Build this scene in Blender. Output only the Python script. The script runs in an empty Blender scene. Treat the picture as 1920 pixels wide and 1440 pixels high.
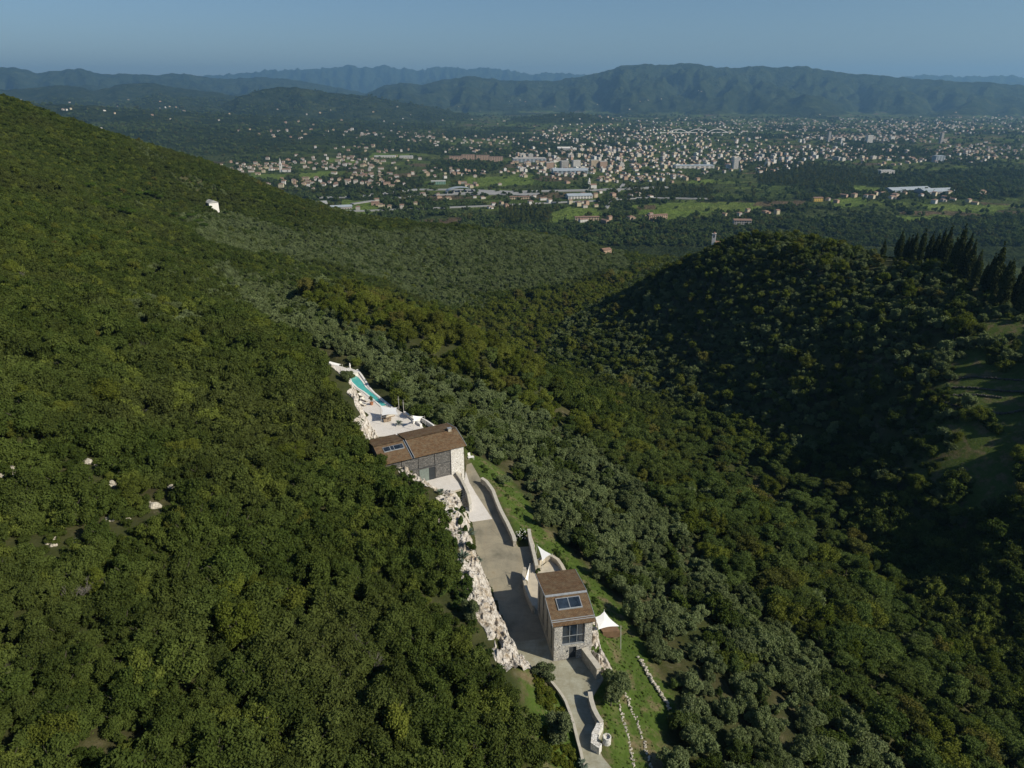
import bpy, math, random
import numpy as np
from mathutils import Vector, Matrix, noise as mnoise
R = math.radians
random.seed(7); rng = np.random.default_rng(11)
sc = bpy.context.scene
col = sc.collection

# ------------------------------------------------------------------ camera, sky, sun, exposure
CZ = 78.0; PITCH = R(22.4); F = 1333.0
cd = bpy.data.cameras.new('camera'); cam = bpy.data.objects.new('camera', cd); col.objects.link(cam)
cam.location = (0, 0, CZ); cam.rotation_euler = (math.pi/2 - PITCH, 0, 0)
cd.sensor_width = 36; cd.lens = 36*F/1920; cd.clip_start = 1; cd.clip_end = 90000
sc.camera = cam
SUN_EL = 35.0; SUN_DIR = Vector((0.91, -0.41, 0)).normalized()
el = R(SUN_EL); sdir = Vector((SUN_DIR.x*math.cos(el), SUN_DIR.y*math.cos(el), math.sin(el)))
w = bpy.data.worlds.new("World"); sc.world = w; w.use_nodes = True
nt = w.node_tree; nt.nodes.clear()
out = nt.nodes.new('ShaderNodeOutputWorld'); bg = nt.nodes.new('ShaderNodeBackground'); sky = nt.nodes.new('ShaderNodeTexSky')
sky.sky_type = 'NISHITA'; sky.sun_disc = False; sky.sun_elevation = el
sky.sun_rotation = math.atan2(sdir.x, sdir.y); sky.altitude = 200; sky.air_density = 1.0; sky.dust_density = 0.6; sky.ozone_density = 6.0
bg.inputs[1].default_value = 0.05
nt.links.new(sky.outputs[0], bg.inputs[0]); nt.links.new(bg.outputs[0], out.inputs[0])
sl = bpy.data.lights.new('sun', 'SUN'); sl.energy = 3.6; sl.angle = R(0.5); sl.color = (1.0, 0.92, 0.77)
so = bpy.data.objects.new('sun', sl); col.objects.link(so); so.rotation_euler = sdir.to_track_quat('Z', 'Y').to_euler()
so.location = (60, -40, 200)
sc.view_settings.view_transform = 'Standard'; sc.view_settings.look = 'None'; sc.view_settings.exposure = 0.70; sc.view_settings.gamma = 1
sc.render.engine = 'CYCLES'; sc.cycles.use_denoising = True
sc.cycles.max_bounces = 5; sc.cycles.diffuse_bounces = 2; sc.cycles.transparent_max_bounces = 6; sc.cycles.volume_bounces = 0
sc.cycles.transmission_bounces = 4; sc.cycles.glossy_bounces = 2

# ------------------------------------------------------------------ helpers
cP, sP = math.cos(PITCH), math.sin(PITCH)
def ray(u, v):
    dx = (u-960)/F; dy = (720-v)/F
    return dx, cP+dy*sP, -sP+dy*cP
def G(u, v, z=0.0):                 # the point at height z seen at photo position (u, v)
    a, b, c = ray(u, v); t = (z-CZ)/c
    return (a*t, b*t)
def GY(u, v, Y):
    a, b, c = ray(u, v); t = Y/b
    return (a*t, Y, CZ+c*t)
def proj(x, y, z):
    x = np.asarray(x, float); y = np.asarray(y, float); z = np.asarray(z, float)-CZ
    d = y*cP - z*sP; up = y*sP + z*cP
    return 960+F*x/d, 720-F*up/d, d

def _h(ix, iy, s):
    n = (ix*374761393 + iy*668265263 + s*974634777) & 0xffffffff
    n = ((n ^ (n >> 13))*1274126177) & 0xffffffff
    return ((n ^ (n >> 16)) & 0xffff)/65535.0
def vn(x, y, s=0):
    x = np.asarray(x, float); y = np.asarray(y, float)
    ix = np.floor(x).astype(np.int64); iy = np.floor(y).astype(np.int64)
    fx = x-ix; fy = y-iy; fx = fx*fx*(3-2*fx); fy = fy*fy*(3-2*fy)
    a = _h(ix, iy, s); b = _h(ix+1, iy, s); c = _h(ix, iy+1, s); d = _h(ix+1, iy+1, s)
    return (a*(1-fx)+b*fx)*(1-fy) + (c*(1-fx)+d*fx)*fy
def fbm(x, y, o=4, s=0):
    r = 0; a = .5; t = 0
    for k in range(o):
        r = r + a*vn(x*2**k+k*17.3, y*2**k+k*9.1, s+k); t += a; a *= .5
    return r/t
def inpoly(px, py, poly):
    px = np.asarray(px, float); py = np.asarray(py, float); c = np.zeros(px.shape, bool)
    n = len(poly)
    for i in range(n):
        x0, y0 = poly[i]; x1, y1 = poly[(i+1) % n]
        if y0 == y1: continue
        m = ((y0 > py) != (y1 > py)) & (px < (x1-x0)*(py-y0)/(y1-y0)+x0)
        c ^= m
    return c
def pdist(px, py, poly, closed=True):
    px = np.asarray(px, float); py = np.asarray(py, float); d = np.full(px.shape, 1e9)
    n = len(poly)
    for i in range(n if closed else n-1):
        x0, y0 = poly[i]; x1, y1 = poly[(i+1) % n]
        ex, ey = x1-x0, y1-y0; L = ex*ex+ey*ey+1e-12
        t = np.clip(((px-x0)*ex+(py-y0)*ey)/L, 0, 1)
        d = np.minimum(d, np.hypot(px-x0-t*ex, py-y0-t*ey))
    return d
def sm(t):
    t = np.clip(t, 0, 1); return t*t*(3-2*t)

def tag(o, label=None, cat=None, group=None, kind=None):
    if label: o['label'] = label
    if cat: o['category'] = cat
    if group: o['group'] = group
    if kind: o['kind'] = kind
    return o
def link(name, me, parent=None):
    o = bpy.data.objects.new(name, me); col.objects.link(o)
    if parent is not None: o.parent = parent
    return o
def empty(name, loc, rz=0, label=None, cat=None, group=None):
    o = bpy.data.objects.new(name, None); col.objects.link(o)
    o.location = loc; o.rotation_euler = (0, 0, rz); o.empty_display_size = .3
    return tag(o, label, cat, group)
class MB:
    def __init__(s): s.v = []; s.f = []; s.m = []
    def add(s, vs, fs, m=0):
        b = len(s.v); s.v += [tuple(p) for p in vs]; s.f += [tuple(i+b for i in f) for f in fs]; s.m += [m]*len(fs)
        return s
    def box(s, x0, x1, y0, y1, z0, z1, m=0):
        v = [(x, y, z) for z in (z0, z1) for y in (y0, y1) for x in (x0, x1)]
        return s.add(v, [(0,2,3,1),(4,5,7,6),(0,1,5,4),(2,6,7,3),(0,4,6,2),(1,3,7,5)], m)
    def quad(s, *p, m=0): return s.add(p, [tuple(range(len(p)))], m)
    def prism(s, poly, z0, z1, m=0):     # z0, z1 numbers or lists
        n = len(poly); a = z0 if hasattr(z0, '__len__') else [z0]*n; b = z1 if hasattr(z1, '__len__') else [z1]*n
        v = [(p[0], p[1], a[i]) for i, p in enumerate(poly)] + [(p[0], p[1], b[i]) for i, p in enumerate(poly)]
        return s.add(v, [tuple(range(n))[::-1], tuple(range(n, 2*n))] + [(i, (i+1) % n, n+(i+1) % n, n+i) for i in range(n)], m)
    def tube(s, p, q, r0, r1=None, n=6, m=0):
        r1 = r0 if r1 is None else r1
        p = Vector(p); q = Vector(q); d = (q-p).normalized(); a = d.orthogonal().normalized(); b = d.cross(a)
        v = [p+(a*math.cos(t)+b*math.sin(t))*r0 for t in [2*math.pi*i/n for i in range(n)]] + [q+(a*math.cos(t)+b*math.sin(t))*r1 for t in [2*math.pi*i/n for i in range(n)]]
        return s.add(v, [(i, (i+1) % n, n+(i+1) % n, n+i) for i in range(n)]+[tuple(range(n))[::-1], tuple(range(n, 2*n))], m)
    def lathe(s, c, prof, n=12, m=0):
        v = []; f = []
        for r, z in prof: v += [(c[0]+r*math.cos(2*math.pi*i/n), c[1]+r*math.sin(2*math.pi*i/n), c[2]+z) for i in range(n)]
        for k in range(len(prof)-1):
            for i in range(n): f.append((k*n+i, k*n+(i+1) % n, (k+1)*n+(i+1) % n, (k+1)*n+i))
        f.append(tuple(range(n))[::-1]); f.append(tuple(range((len(prof)-1)*n, len(prof)*n)))
        return s.add(v, f, m)
    def mesh(s, name, mats, smooth=False):
        me = bpy.data.meshes.new(name); me.from_pydata(s.v, [], s.f)
        for m in (mats if isinstance(mats, (list, tuple)) else [mats]): me.materials.append(m)
        me.polygons.foreach_set('material_index', s.m)
        if smooth: me.polygons.foreach_set('use_smooth', [True]*len(s.f))
        me.update(); return me
    def build(s, name, mats, parent=None, smooth=False): return link(name, s.mesh(name, mats, smooth), parent)
def npmesh(name, V, Q, mat, smooth=True):
    me = bpy.data.meshes.new(name); k = Q.shape[1]
    me.vertices.add(len(V)); me.vertices.foreach_set('co', np.ascontiguousarray(V, np.float32).ravel())
    me.loops.add(Q.size); me.loops.foreach_set('vertex_index', np.ascontiguousarray(Q, np.int32).ravel())
    me.polygons.add(len(Q)); me.polygons.foreach_set('loop_start', np.arange(0, Q.size, k, dtype=np.int32))
    me.polygons.foreach_set('loop_total', np.full(len(Q), k, np.int32))
    me.polygons.foreach_set('use_smooth', np.full(len(Q), smooth))
    for m in (mat if isinstance(mat, (list, tuple)) else [mat]): me.materials.append(m)
    me.update(calc_edges=True); return me
def grid_faces(nr, nc):
    i = np.arange(nr*nc).reshape(nr, nc)
    return np.stack([i[:-1, :-1], i[:-1, 1:], i[1:, 1:], i[1:, :-1]], -1).reshape(-1, 4)

# ------------------------------------------------------------------ materials
class N:
    def __init__(s, name):
        s.m = bpy.data.materials.new(name); s.m.use_nodes = True; s.t = s.m.node_tree; s.t.nodes.clear()
        s.o = s.t.nodes.new('ShaderNodeOutputMaterial')
    def n(s, k, **kw):
        n = s.t.nodes.new('ShaderNode'+k)
        for a, b in kw.items(): setattr(n, a, b)
        return n
    def l(s, a, b): s.t.links.new(a, b)
    def set(s, inp, v):
        if hasattr(v, 'is_output') or isinstance(v, bpy.types.NodeSocket): s.l(v, inp)
        elif isinstance(v, (tuple, list)): inp.default_value = (*v, 1) if len(v) == 3 and len(inp.default_value) == 4 else v
        else: inp.default_value = v
    def coord(s, k='Object'): return s.n('TexCoord').outputs[k]
    def pos(s): return s.n('NewGeometry').outputs['Position']
    def mapping(s, v, sc=(1,1,1), rot=(0,0,0)):
        m = s.n('Mapping'); s.l(v, m.inputs[0]); m.inputs['Scale'].default_value = sc; m.inputs['Rotation'].default_value = rot; return m.outputs[0]
    def noise(s, v, scale, det=4, rough=.55, dist=0):
        n = s.n('TexNoise'); s.l(v, n.inputs['Vector']); n.inputs['Scale'].default_value = scale; n.inputs['Detail'].default_value = det
        n.inputs['Roughness'].default_value = rough; n.inputs['Distortion'].default_value = dist; return n.outputs['Fac']
    def vor(s, v, scale, feature='F1', outn='Distance', rnd=1):
        n = s.n('TexVoronoi', feature=feature); s.l(v, n.inputs['Vector']); n.inputs['Scale'].default_value = scale; n.inputs['Randomness'].default_value = rnd; return n.outputs[outn]
    def ramp(s, f, stops, interp='LINEAR'):
        r = s.n('ValToRGB'); s.l(f, r.inputs[0]); e = r.color_ramp.elements; r.color_ramp.interpolation = interp
        while len(e) < len(stops): e.new(.5)
        for i, (p, c) in enumerate(stops):
            e[i].position = p; c = (c, c, c) if not hasattr(c, '__len__') else c; e[i].color = (*c, 1)
        return r.outputs[0]
    def mix(s, f, a, b, mode='MIX'):
        m = s.n('MixRGB', blend_type=mode); s.set(m.inputs[0], f); s.set(m.inputs[1], a); s.set(m.inputs[2], b); return m.outputs[0]
    def math(s, op, a, b=0.0, clamp=False):
        m = s.n('Math', operation=op, use_clamp=clamp); s.set(m.inputs[0], a); s.set(m.inputs[1], b); return m.outputs[0]
    def hsv(s, c, h=.5, sa=1, v=1):
        m = s.n('HueSaturation'); s.set(m.inputs['Hue'], h); s.set(m.inputs['Saturation'], sa); s.set(m.inputs['Value'], v); s.set(m.inputs['Color'], c); return m.outputs[0]
    def bump(s, h, st=.5, d=.1):
        b = s.n('Bump'); b.inputs['Strength'].default_value = st; b.inputs['Distance'].default_value = d; s.l(h, b.inputs['Height']); return b.outputs[0]
    def bsdf(s, c, rough=.85, normal=None, metal=0, spec=.3, **kw):
        p = s.n('BsdfPrincipled'); s.set(p.inputs['Base Color'], c); s.set(p.inputs['Roughness'], rough); p.inputs['Metallic'].default_value = metal
        p.inputs['Specular IOR Level'].default_value = spec
        for k, v in kw.items(): s.set(p.inputs[k.replace('_', ' ')], v)
        if normal is not None: s.l(normal, p.inputs['Normal'])
        s.l(p.outputs[0], s.o.inputs[0]); return s.m

def simple(name, c, rough=.8, var=.15, scale=3, metal=0, spec=.3):
    m = N(name); f = m.noise(m.coord(), scale, 5)
    a = tuple(x*(1-var) for x in c); b = tuple(x*(1+var) for x in c)
    return m.bsdf(m.ramp(f, [(.3, a), (.7, b)]), rough, metal=metal, spec=spec)

def foliage(name, c1, c2, c3, trans=.25, big=.02, fine=2.2, patch=None):
    m = N(name)
    oi = m.n('ObjectInfo').outputs['Random']
    tc = m.coord()
    f = m.noise(tc, fine, 3, .6)
    base = m.mix(oi, c1, c2)
    pn = m.noise(m.pos(), big, 3, .6)
    base = m.mix(m.ramp(pn, [(.48, 0), (.64, .75)]), base, c3)
    if patch:
        r2 = m.math('FRACT', m.math('MULTIPLY', oi, 17.31))
        base = m.mix(m.ramp(r2, [(patch[1], 0), (patch[1]+.02, .85)]), base, patch[0])
    val = m.math('ADD', m.math('MULTIPLY', f, 1.1), .45)
    r3 = m.math('FRACT', m.math('MULTIPLY', oi, 7.77))
    val = m.math('MULTIPLY', val, m.math('ADD', m.math('MULTIPLY', r3, .42), .72))
    c = m.hsv(base, v=val)
    d = m.n('BsdfDiffuse'); m.l(c, d.inputs[0])
    t = m.n('BsdfTranslucent'); m.l(m.mix(1.0, c, (.9, 1.0, .45), 'MULTIPLY'), t.inputs[0])
    x = m.n('MixShader'); x.inputs[0].default_value = trans; m.l(d.outputs[0], x.inputs[1]); m.l(t.outputs[0], x.inputs[2]); m.l(x.outputs[0], m.o.inputs[0])
    return m.m
M = {}
M['oak'] = foliage('oak_leaves', (.054, .080, .018), (.082, .108, .025), (.080, .094, .028), patch=((.122, .148, .030), .87))
M['olive'] = foliage('olive_leaves', (.132, .166, .070), (.162, .196, .090), (.132, .162, .062), big=.03, patch=((.07, .10, .025), .88))
M['chestnut'] = foliage('chestnut_leaves', (.088, .116, .018), (.135, .155, .028), (.112, .122, .026), big=.03, patch=((.135, .125, .035), .9))
M['locust'] = foliage('locust_leaves', (.074, .108, .028), (.096, .132, .038), (.090, .112, .030), big=.03, patch=((.11, .115, .03), .9))
M['cypress'] = foliage('cypress_leaves', (.036, .050, .018), (.046, .060, .022), (.04, .05, .018), trans=.1)
M['pine'] = foliage('pine_needles', (.050, .085, .014), (.062, .095, .016), (.05, .08, .014), trans=.15)
M['farleaf'] = foliage('far_leaves', (.070, .105, .034), (.115, .150, .050), (.075, .10, .036), big=.002, fine=.5, patch=((.10, .10, .03), .88))
M['poplar'] = foliage('poplar_leaves', (.09, .115, .03), (.10, .12, .03), (.12, .11, .03), fine=.8)
M['bark'] = simple('bark', (.075, .065, .05), .9, .3, 4)
M['greybark'] = simple('pale_bark', (.17, .155, .13), .9, .2, 4)

# ------------------------------------------------------------------ terrain control points
RB = [  # left hillside and the saddle that runs on behind it
 GY(0,200,600), GY(0,235,560), GY(100,225,640), GY(200,258,680), GY(300,285,720), GY(400,312,750), GY(470,340,780), GY(540,372,800), GY(600,395,830), GY(650,415,850),
 GY(750,432,860), GY(850,436,860), GY(960,440,850), GY(1050,450,830), GY(1150,475,800), GY(1225,500,770),
 GY(0,300,440), GY(0,400,320), GY(0,500,215), GY(0,600,158), GY(0,720,120), GY(0,850,95), GY(0,1000,77), GY(0,1200,60.5), GY(0,1440,47),
 GY(150,350,500), GY(150,450,318), GY(150,600,175), GY(200,800,113), GY(200,1000,82), GY(200,1200,63), GY(200,1440,49), GY(300,400,560), GY(300,500,298), GY(300,700,148),
 GY(400,850,113), GY(400,1050,82), GY(400,1440,51), GY(450,700,162), GY(560,800,136), GY(600,950,103), GY(600,1150,77), GY(600,1300,63), GY(600,1440,54), GY(750,1100,86), GY(800,1250,71),
 GY(400,530,350), GY(500,600,285), GY(480,500,430), GY(300,330,640), GY(400,390,650),
 GY(550,400,700), GY(600,440,640), GY(700,480,620), GY(800,500,610), GY(900,520,600), GY(1000,530,600), GY(1100,520,640),
 GY(600,540,420), GY(700,600,390), GY(800,640,370), GY(900,650,370), GY(620,610,330),
 # valley line
 (105,20,-28), (110,60,-33), (115,110,-39), (114,160,-41), (98,215,-46), (73,280,-52), (40,320,-56), (12,345,-59), (10,390,-63), (22,440,-67), (45,500,-73), (89,610,-82), (150,750,-95), (215,930,-130),
 # slope under the estate
 (-25,235,1), (-10,250,-10), (20,265,-28), (10,180,-14), (40,215,-32), (30,140,-14), (60,165,-27), (35,95,-9), (65,105,-22), (35,50,-7), (65,50,-19), (8,290,-36), (-50,260,0), (-80,300,0), (-45,300,-18), (-15,330,-42), (-70,345,-22),
 # estate level
 (9,82,0), (4,100,0), (-3,122,0), (-12,150,0.5), (-28,175,1.5), (-42,195,2), (-56,214,3), (10,60,-.5), (10,40,0),
 (-3,82,6), (-9,105,6.5), (-17,125,5.2), (-30,148,6.5), (-46,175,8), (-60,195,8.5), (-4,60,5.5), (-5,40,6), (-35,30,18), (-60,20,26), (-120,60,44), (-180,120,57), (-260,200,70), (-340,330,62), (-430,420,78), (-560,600,105), (-620,750,100),
 # right hill
 GY(1400,450,410), GY(1300,487,440), GY(1220,530,450), GY(1500,462,375), GY(1600,476,350), GY(1700,494,325), GY(1750,512,305), (175,520,-52), (235,460,-40), (150,640,-84), (140,560,-68), GY(1820,530,280), GY(1880,565,250), GY(1920,590,235),
 GY(1850,700,212), GY(1780,775,198), GY(1700,700,228), GY(1600,600,280), GY(1500,600,305), GY(1400,560,350), GY(1300,560,385), GY(1200,580,415), GY(1200,650,368), GY(1100,650,390), GY(1300,680,325), GY(1400,680,295), GY(1500,750,250), GY(1600,850,215), GY(1750,880,185), GY(1900,850,180), GY(1900,1000,150), (160,60,-18), (200,100,2), (220,180,18), (260,250,4), (235,300,-4), (300,330,-14), (290,430,-45), (270,560,-80), (350,500,-62), (225,380,-22), (205,420,-24),
 # beyond
 (280,720,-85), (330,900,-135), (450,700,-115), (420,500,-66), (100,980,-140), (-50,1000,-145), (-200,1000,-130), (-350,1000,-90), (-450,850,-10), (-550,1100,-80), (0,1120,-161), (300,1120,-161), (-300,1150,-150), (520,900,-155), (600,500,-90), (500,250,-20), (450,50,10), (600,1150,-161),
]
RB = np.array(RB); CS = 100.0
def _phi(r): return np.where(r > 0, r*r*np.log(r+1e-9), 0)
_P = RB[:, :2]/CS
_K = _phi(np.hypot(_P[:, None, 0]-_P[None, :, 0], _P[:, None, 1]-_P[None, :, 1])) + np.eye(len(_P))*.004
_A = np.block([[_K, np.c_[np.ones(len(_P)), _P]], [np.c_[np.ones(len(_P)), _P].T, np.zeros((3, 3))]])
_W = np.linalg.solve(_A, np.r_[RB[:, 2], 0, 0, 0])
def T0(x, y):
    sh = np.shape(x); x = np.ravel(x)/CS; y = np.ravel(y)/CS; r = np.zeros(len(x))
    for i in range(len(_P)): r += _W[i]*_phi(np.hypot(x-_P[i, 0], y-_P[i, 1]))
    return (r+_W[-3]+_W[-2]*x+_W[-1]*y).reshape(sh)

def PX(pts, z=0.0): return [G(u, v, z) for u, v in pts]
ROADPX = [(1112,1640),(1091,1440),(1086,1415),(1072,1360),(1058,1320),(1044,1298),(1022,1276),(985,1250),(965,1215),(945,1175),(935,1140),(925,1115),(918,1095),(905,1075),(897,1050),(890,1020),(888,990),(878,965),(868,940),(868,905),(872,872),(884,868),
          (905,905),(921,920),(931,940),(941,965),(954,990),(966,1016),(972,1026),(997,1024),(1004,1045),(1016,1075),(1050,1072),(1075,1110),(1112,1235),(1132,1273),(1109,1311),(1116,1340),(1132,1368),(1128,1385),(1122,1402),(1130,1419),(1147,1440),(1180,1640)]
ROAD = PX(ROADPX)
TERR = PX([(745,880),(783,899),(845,888),(868,915),(832,926),(800,912)], 2.5)
TERRB = PX([(700,830),(735,900),(783,905),(832,928),(868,917),(862,870),(850,800),(760,790)], 2.5)   # terrace with the house on it
DECK = PX([(676,735),(673,763),(692,778),(686,784),(708,818),(800,812),(790,796),(758,776),(733,760),(706,739),(690,722),(680,706),(668,696),(650,690),(606,676),(600,682),(640,705),(655,722)], 3.0)
LAWN = PX([(884,866),(935,882),(975,922),(1015,985),(1055,1008),(1102,1058),(1156,1118),(1192,1180),(1222,1240),(1262,1300),(1225,1350),(1235,1440),(1260,1640),(1160,1640),(1147,1440),(1135,1380),(1112,1290),(1130,1273),(1112,1150),(1080,1065),(1010,1040),(975,1000),(940,940),(905,900)], -2.0)
LAWN2 = PX([(1085,1420),(1060,1330),(1020,1280),(995,1262),(985,1285),(1002,1340),(1015,1440),(1030,1640),(1105,1640)], 0.5)
GREENR = PX([(1930,620),(1870,640),(1800,690),(1770,760),(1800,810),(1860,840),(1930,830)], -8)
CLIFFW = PX([(1030,1640),(1020,1440),(1005,1330),(985,1250),(965,1215),(945,1175),(935,1140),(925,1115),(918,1095),(905,1075),(897,1050),(890,1020),(888,990),(878,965),(866,945)])
def hgt(x, y):
    x = np.asarray(x, float); y = np.asarray(y, float)
    h = T0(x, y)
    h = h + (fbm(x/45, y/45, 4, 3)-.5)*5*sm((np.hypot(x+5, y-110)-60)/120)
    loc = (x > -90) & (x < 70) & (y > 25) & (y < 260)
    if loc.any():
        xs = x[loc]; ys = y[loc]; hl = h[loc]
        hl = hl + (fbm(xs/6, ys/6, 3, 5)-.5)*1.0
        # lawn terraces on the right: soft steps
        ins = inpoly(xs, ys, ROAD); d = np.where(ins, 0, pdist(xs, ys, ROAD))
        lf = pdist(xs, ys, CLIFFW, False) < d+.8
        wd_ = np.where(lf, 2.4, 4.5); hl = np.where(d < wd_, -0.12 + (hl+.12)*sm(d/wd_), hl)
        for poly, z, wd in ((TERRB, 2.3, 3.0), (DECK, 2.85, 3.2)):
            i2 = inpoly(xs, ys, poly); d2 = np.where(i2, 0, pdist(xs, ys, poly))
            k = 1-sm(d2/wd); k = np.where(ins & ~i2, 0, k)
            hl = hl*(1-k)+z*k
        h = h.copy(); h[loc] = hl
    far = sm((y-1000)/160)
    return h*(1-far) + (-163.0)*far

xs = np.unique(np.concatenate([np.arange(-640, -75, 4.5), np.arange(-75, 60, .9), np.arange(60, 640, 4.5)]))
ys = np.unique(np.concatenate([np.arange(-30, 36, 4.5), np.arange(36, 240, .9), np.arange(240, 700, 4.5), np.arange(700, 1171, 9)]))
X, Y = np.meshgrid(xs, ys); Z = hgt(X, Y)
# ------------------------------------------------------------------ ground material and sheet
def attr_node(m, name):
    a = m.n('Attribute'); a.attribute_name = name; return a.outputs['Fac']
m = N('hillside_ground'); p = m.pos()
soil = m.ramp(m.noise(p, .35, 6, .65), [(.3, (.035, .032, .016)), (.5, (.055, .055, .022)), (.62, (.085, .075, .04)), (.75, (.22, .20, .15))])
under = m.ramp(m.noise(p, .12, 5, .6), [(.35, (.03, .04, .012)), (.65, (.055, .06, .02))])
g0 = m.mix(m.ramp(m.noise(p, .05, 4), [(.45, 0), (.6, 1)]), under, soil)
lawn = m.ramp(m.noise(p, .8, 6, .7), [(.25, (.034, .055, .012)), (.5, (.060, .098, .016)), (.72, (.085, .11, .030)), (.82, (.15, .13, .08))])
earth = m.ramp(m.noise(p, 1.2, 5, .6), [(.3, (.12, .08, .045)), (.7, (.22, .17, .11))])
lawn = m.mix(m.ramp(m.noise(p, .22, 6, .7), [(.5, 0), (.62, .8)]), lawn, earth)
g1 = m.mix(attr_node(m, 'lawn'), g0, lawn)
hg = m.noise(p, 1.5, 6, .7)
M['ground'] = m.bsdf(g1, .95, m.bump(hg, .6, .5), spec=.1)
lawnmask = np.maximum(sm(1.2-pdist(X, Y, LAWN)/2.0*(~inpoly(X, Y, LAWN))), 0)
lawnmask = np.maximum(lawnmask, sm(1.2-pdist(X, Y, LAWN2)/2.0*(~inpoly(X, Y, LAWN2))))
lawnmask = np.maximum(lawnmask, .7*sm(1.2-pdist(X, Y, GREENR)/6.0*(~inpoly(X, Y, GREENR))))
me = npmesh('hillside', np.stack([X, Y, Z], -1).reshape(-1, 3), grid_faces(len(ys), len(xs)), M['ground'])
a = me.attributes.new('lawn', 'FLOAT', 'POINT'); a.data.foreach_set('value', lawnmask.ravel().astype(np.float32))
tag(link('hillside_terrain', me), kind='structure')

# ------------------------------------------------------------------ plain, hills and mountains: one polar sheet
def prof(pts):
    az = []; e = []
    for u, v in pts:
        a, b, c = ray(u, v); az.append(math.atan2(a, b)); e.append(c/math.hypot(a, b))
    return np.array(az), np.array(e)
LAY = [  # photo skyline, distance, front depth, back depth, spur frequency, spur strength
 ([(-200,150),(250,150),(380,140),(440,137),(510,130),(560,128),(590,127),(620,124),(650,121),(690,124),(705,123),(720,120),(732,122),(740,127),(760,126),(780,131),(795,127),(810,125),(845,123),(870,128),(905,125),(930,127),(960,131),(1000,136),(1050,135),(1090,138),(1200,150),(1500,160),(1650,148),(1700,142),(1730,139),(1760,140),(1800,142),(1850,141),(1920,141),(2200,145)], 24000, 5500, 3000, 60, .9),
 ([(-200,128),(0,125),(30,127),(70,137),(110,131),(145,128),(170,133),(190,140),(240,138),(300,141),(325,137),(360,140),(395,146),(450,147),(480,145),(530,148),(600,157),(640,165),(690,176),(800,195),(1000,230),(2200,240)], 14500, 4200, 2500, 45, .9),
 ([(-200,160),(0,168),(60,163),(110,160),(150,162),(175,170),(205,163),(240,155),(290,156),(330,163),(380,170),(440,178),(520,185),(640,200),(800,215),(950,232),(2200,245)], 9200, 3300, 1500, 40, .7),
 ([(-200,300),(300,240),(380,215),(430,188),(455,178),(480,170),(520,161),(560,163),(620,173),(700,180),(750,191),(800,197),(870,213),(930,226),(1000,240),(2200,255)], 7000, 1500, 900, 45, .8),
 ([(-200,240),(500,215),(640,185),(680,178),(720,160),(750,153),(790,158),(830,148),(880,142),(920,146),(980,150),(1040,150),(1090,140),(1120,133),(1150,127),(1165,121),(1180,122),(1210,118),(1240,121),(1270,118),(1310,118),(1340,124),(1380,125),(1420,122),(1460,124),(1510,122),(1540,128),(1570,133),(1600,137),(1640,139),(1680,143),(1760,149),(1850,153),(1920,158),(2200,170)], 12000, 3600, 3000, 42, 1.0),
 ([(-200,400),(880,240),(930,232),(960,224),(1000,217),(1050,212),(1090,213),(1140,221),(1200,232),(1260,242),(2200,260)], 6300, 600, 500, 30, .4),
 ([(-200,180),(0,192),(100,194),(200,200),(300,208),(420,214),(520,219),(640,226),(760,233),(880,240),(980,246),(2200,260)], 5200, 2300, 1200, 26, .6),
]
az = np.linspace(R(-56), R(56), 1000)
D = np.concatenate([np.geomspace(1080, 5000, 110)[:-1], np.geomspace(5000, 27500, 230)])
AZ, DD = np.meshgrid(az, D)
def far_height(AZ, DD):
    ZF = np.full(np.shape(AZ), -162.0) + (fbm(AZ*DD/600, DD/600, 3, 9)-.5)*4
    for k, (pts, Dk, Wf, Wb, fr, st) in enumerate(LAY):
        a_, e_ = prof(pts); pk = CZ + Dk*np.interp(AZ, a_, e_)
        pk = pk + (fbm(AZ*(260 if k == 0 else 160), AZ*0, 5, 60+k)-.5)*Dk*(.0050 if k == 0 else .0030)
        r = (DD-Dk)
        wx = AZ*Dk/1000.0; wy = DD/1000.0
        n = fbm(wx*1.1*fr/42+k*5, wy*.45, 4, 20+k)          # spurs running down the slope
        n2 = 1-np.abs(2*fbm(wx*2.2*fr/42+3, wy*.9+k, 4, 40+k)-1)
        f = np.where(r < 0, -r/Wf, r/Wb)
        prf = 1-f*(.35+st*1.4*n) - st*1.0*np.minimum(f*5, 1)*(1-n2)*np.clip(1.15-f, 0, 1)
        prf = np.clip(prf, 0, 1); prf = np.where(f > .55, prf*sm(1-(f-.55)/1.0), prf)
        ZF = np.maximum(ZF, -162+(pk+162)*prf*(1-.06*(1-np.exp(-f*3))*(fbm(wx*5+k, wy*3.5, 4, 90+k)*2-1)))
    return ZF
ZF = far_height(AZ, DD)
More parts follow.
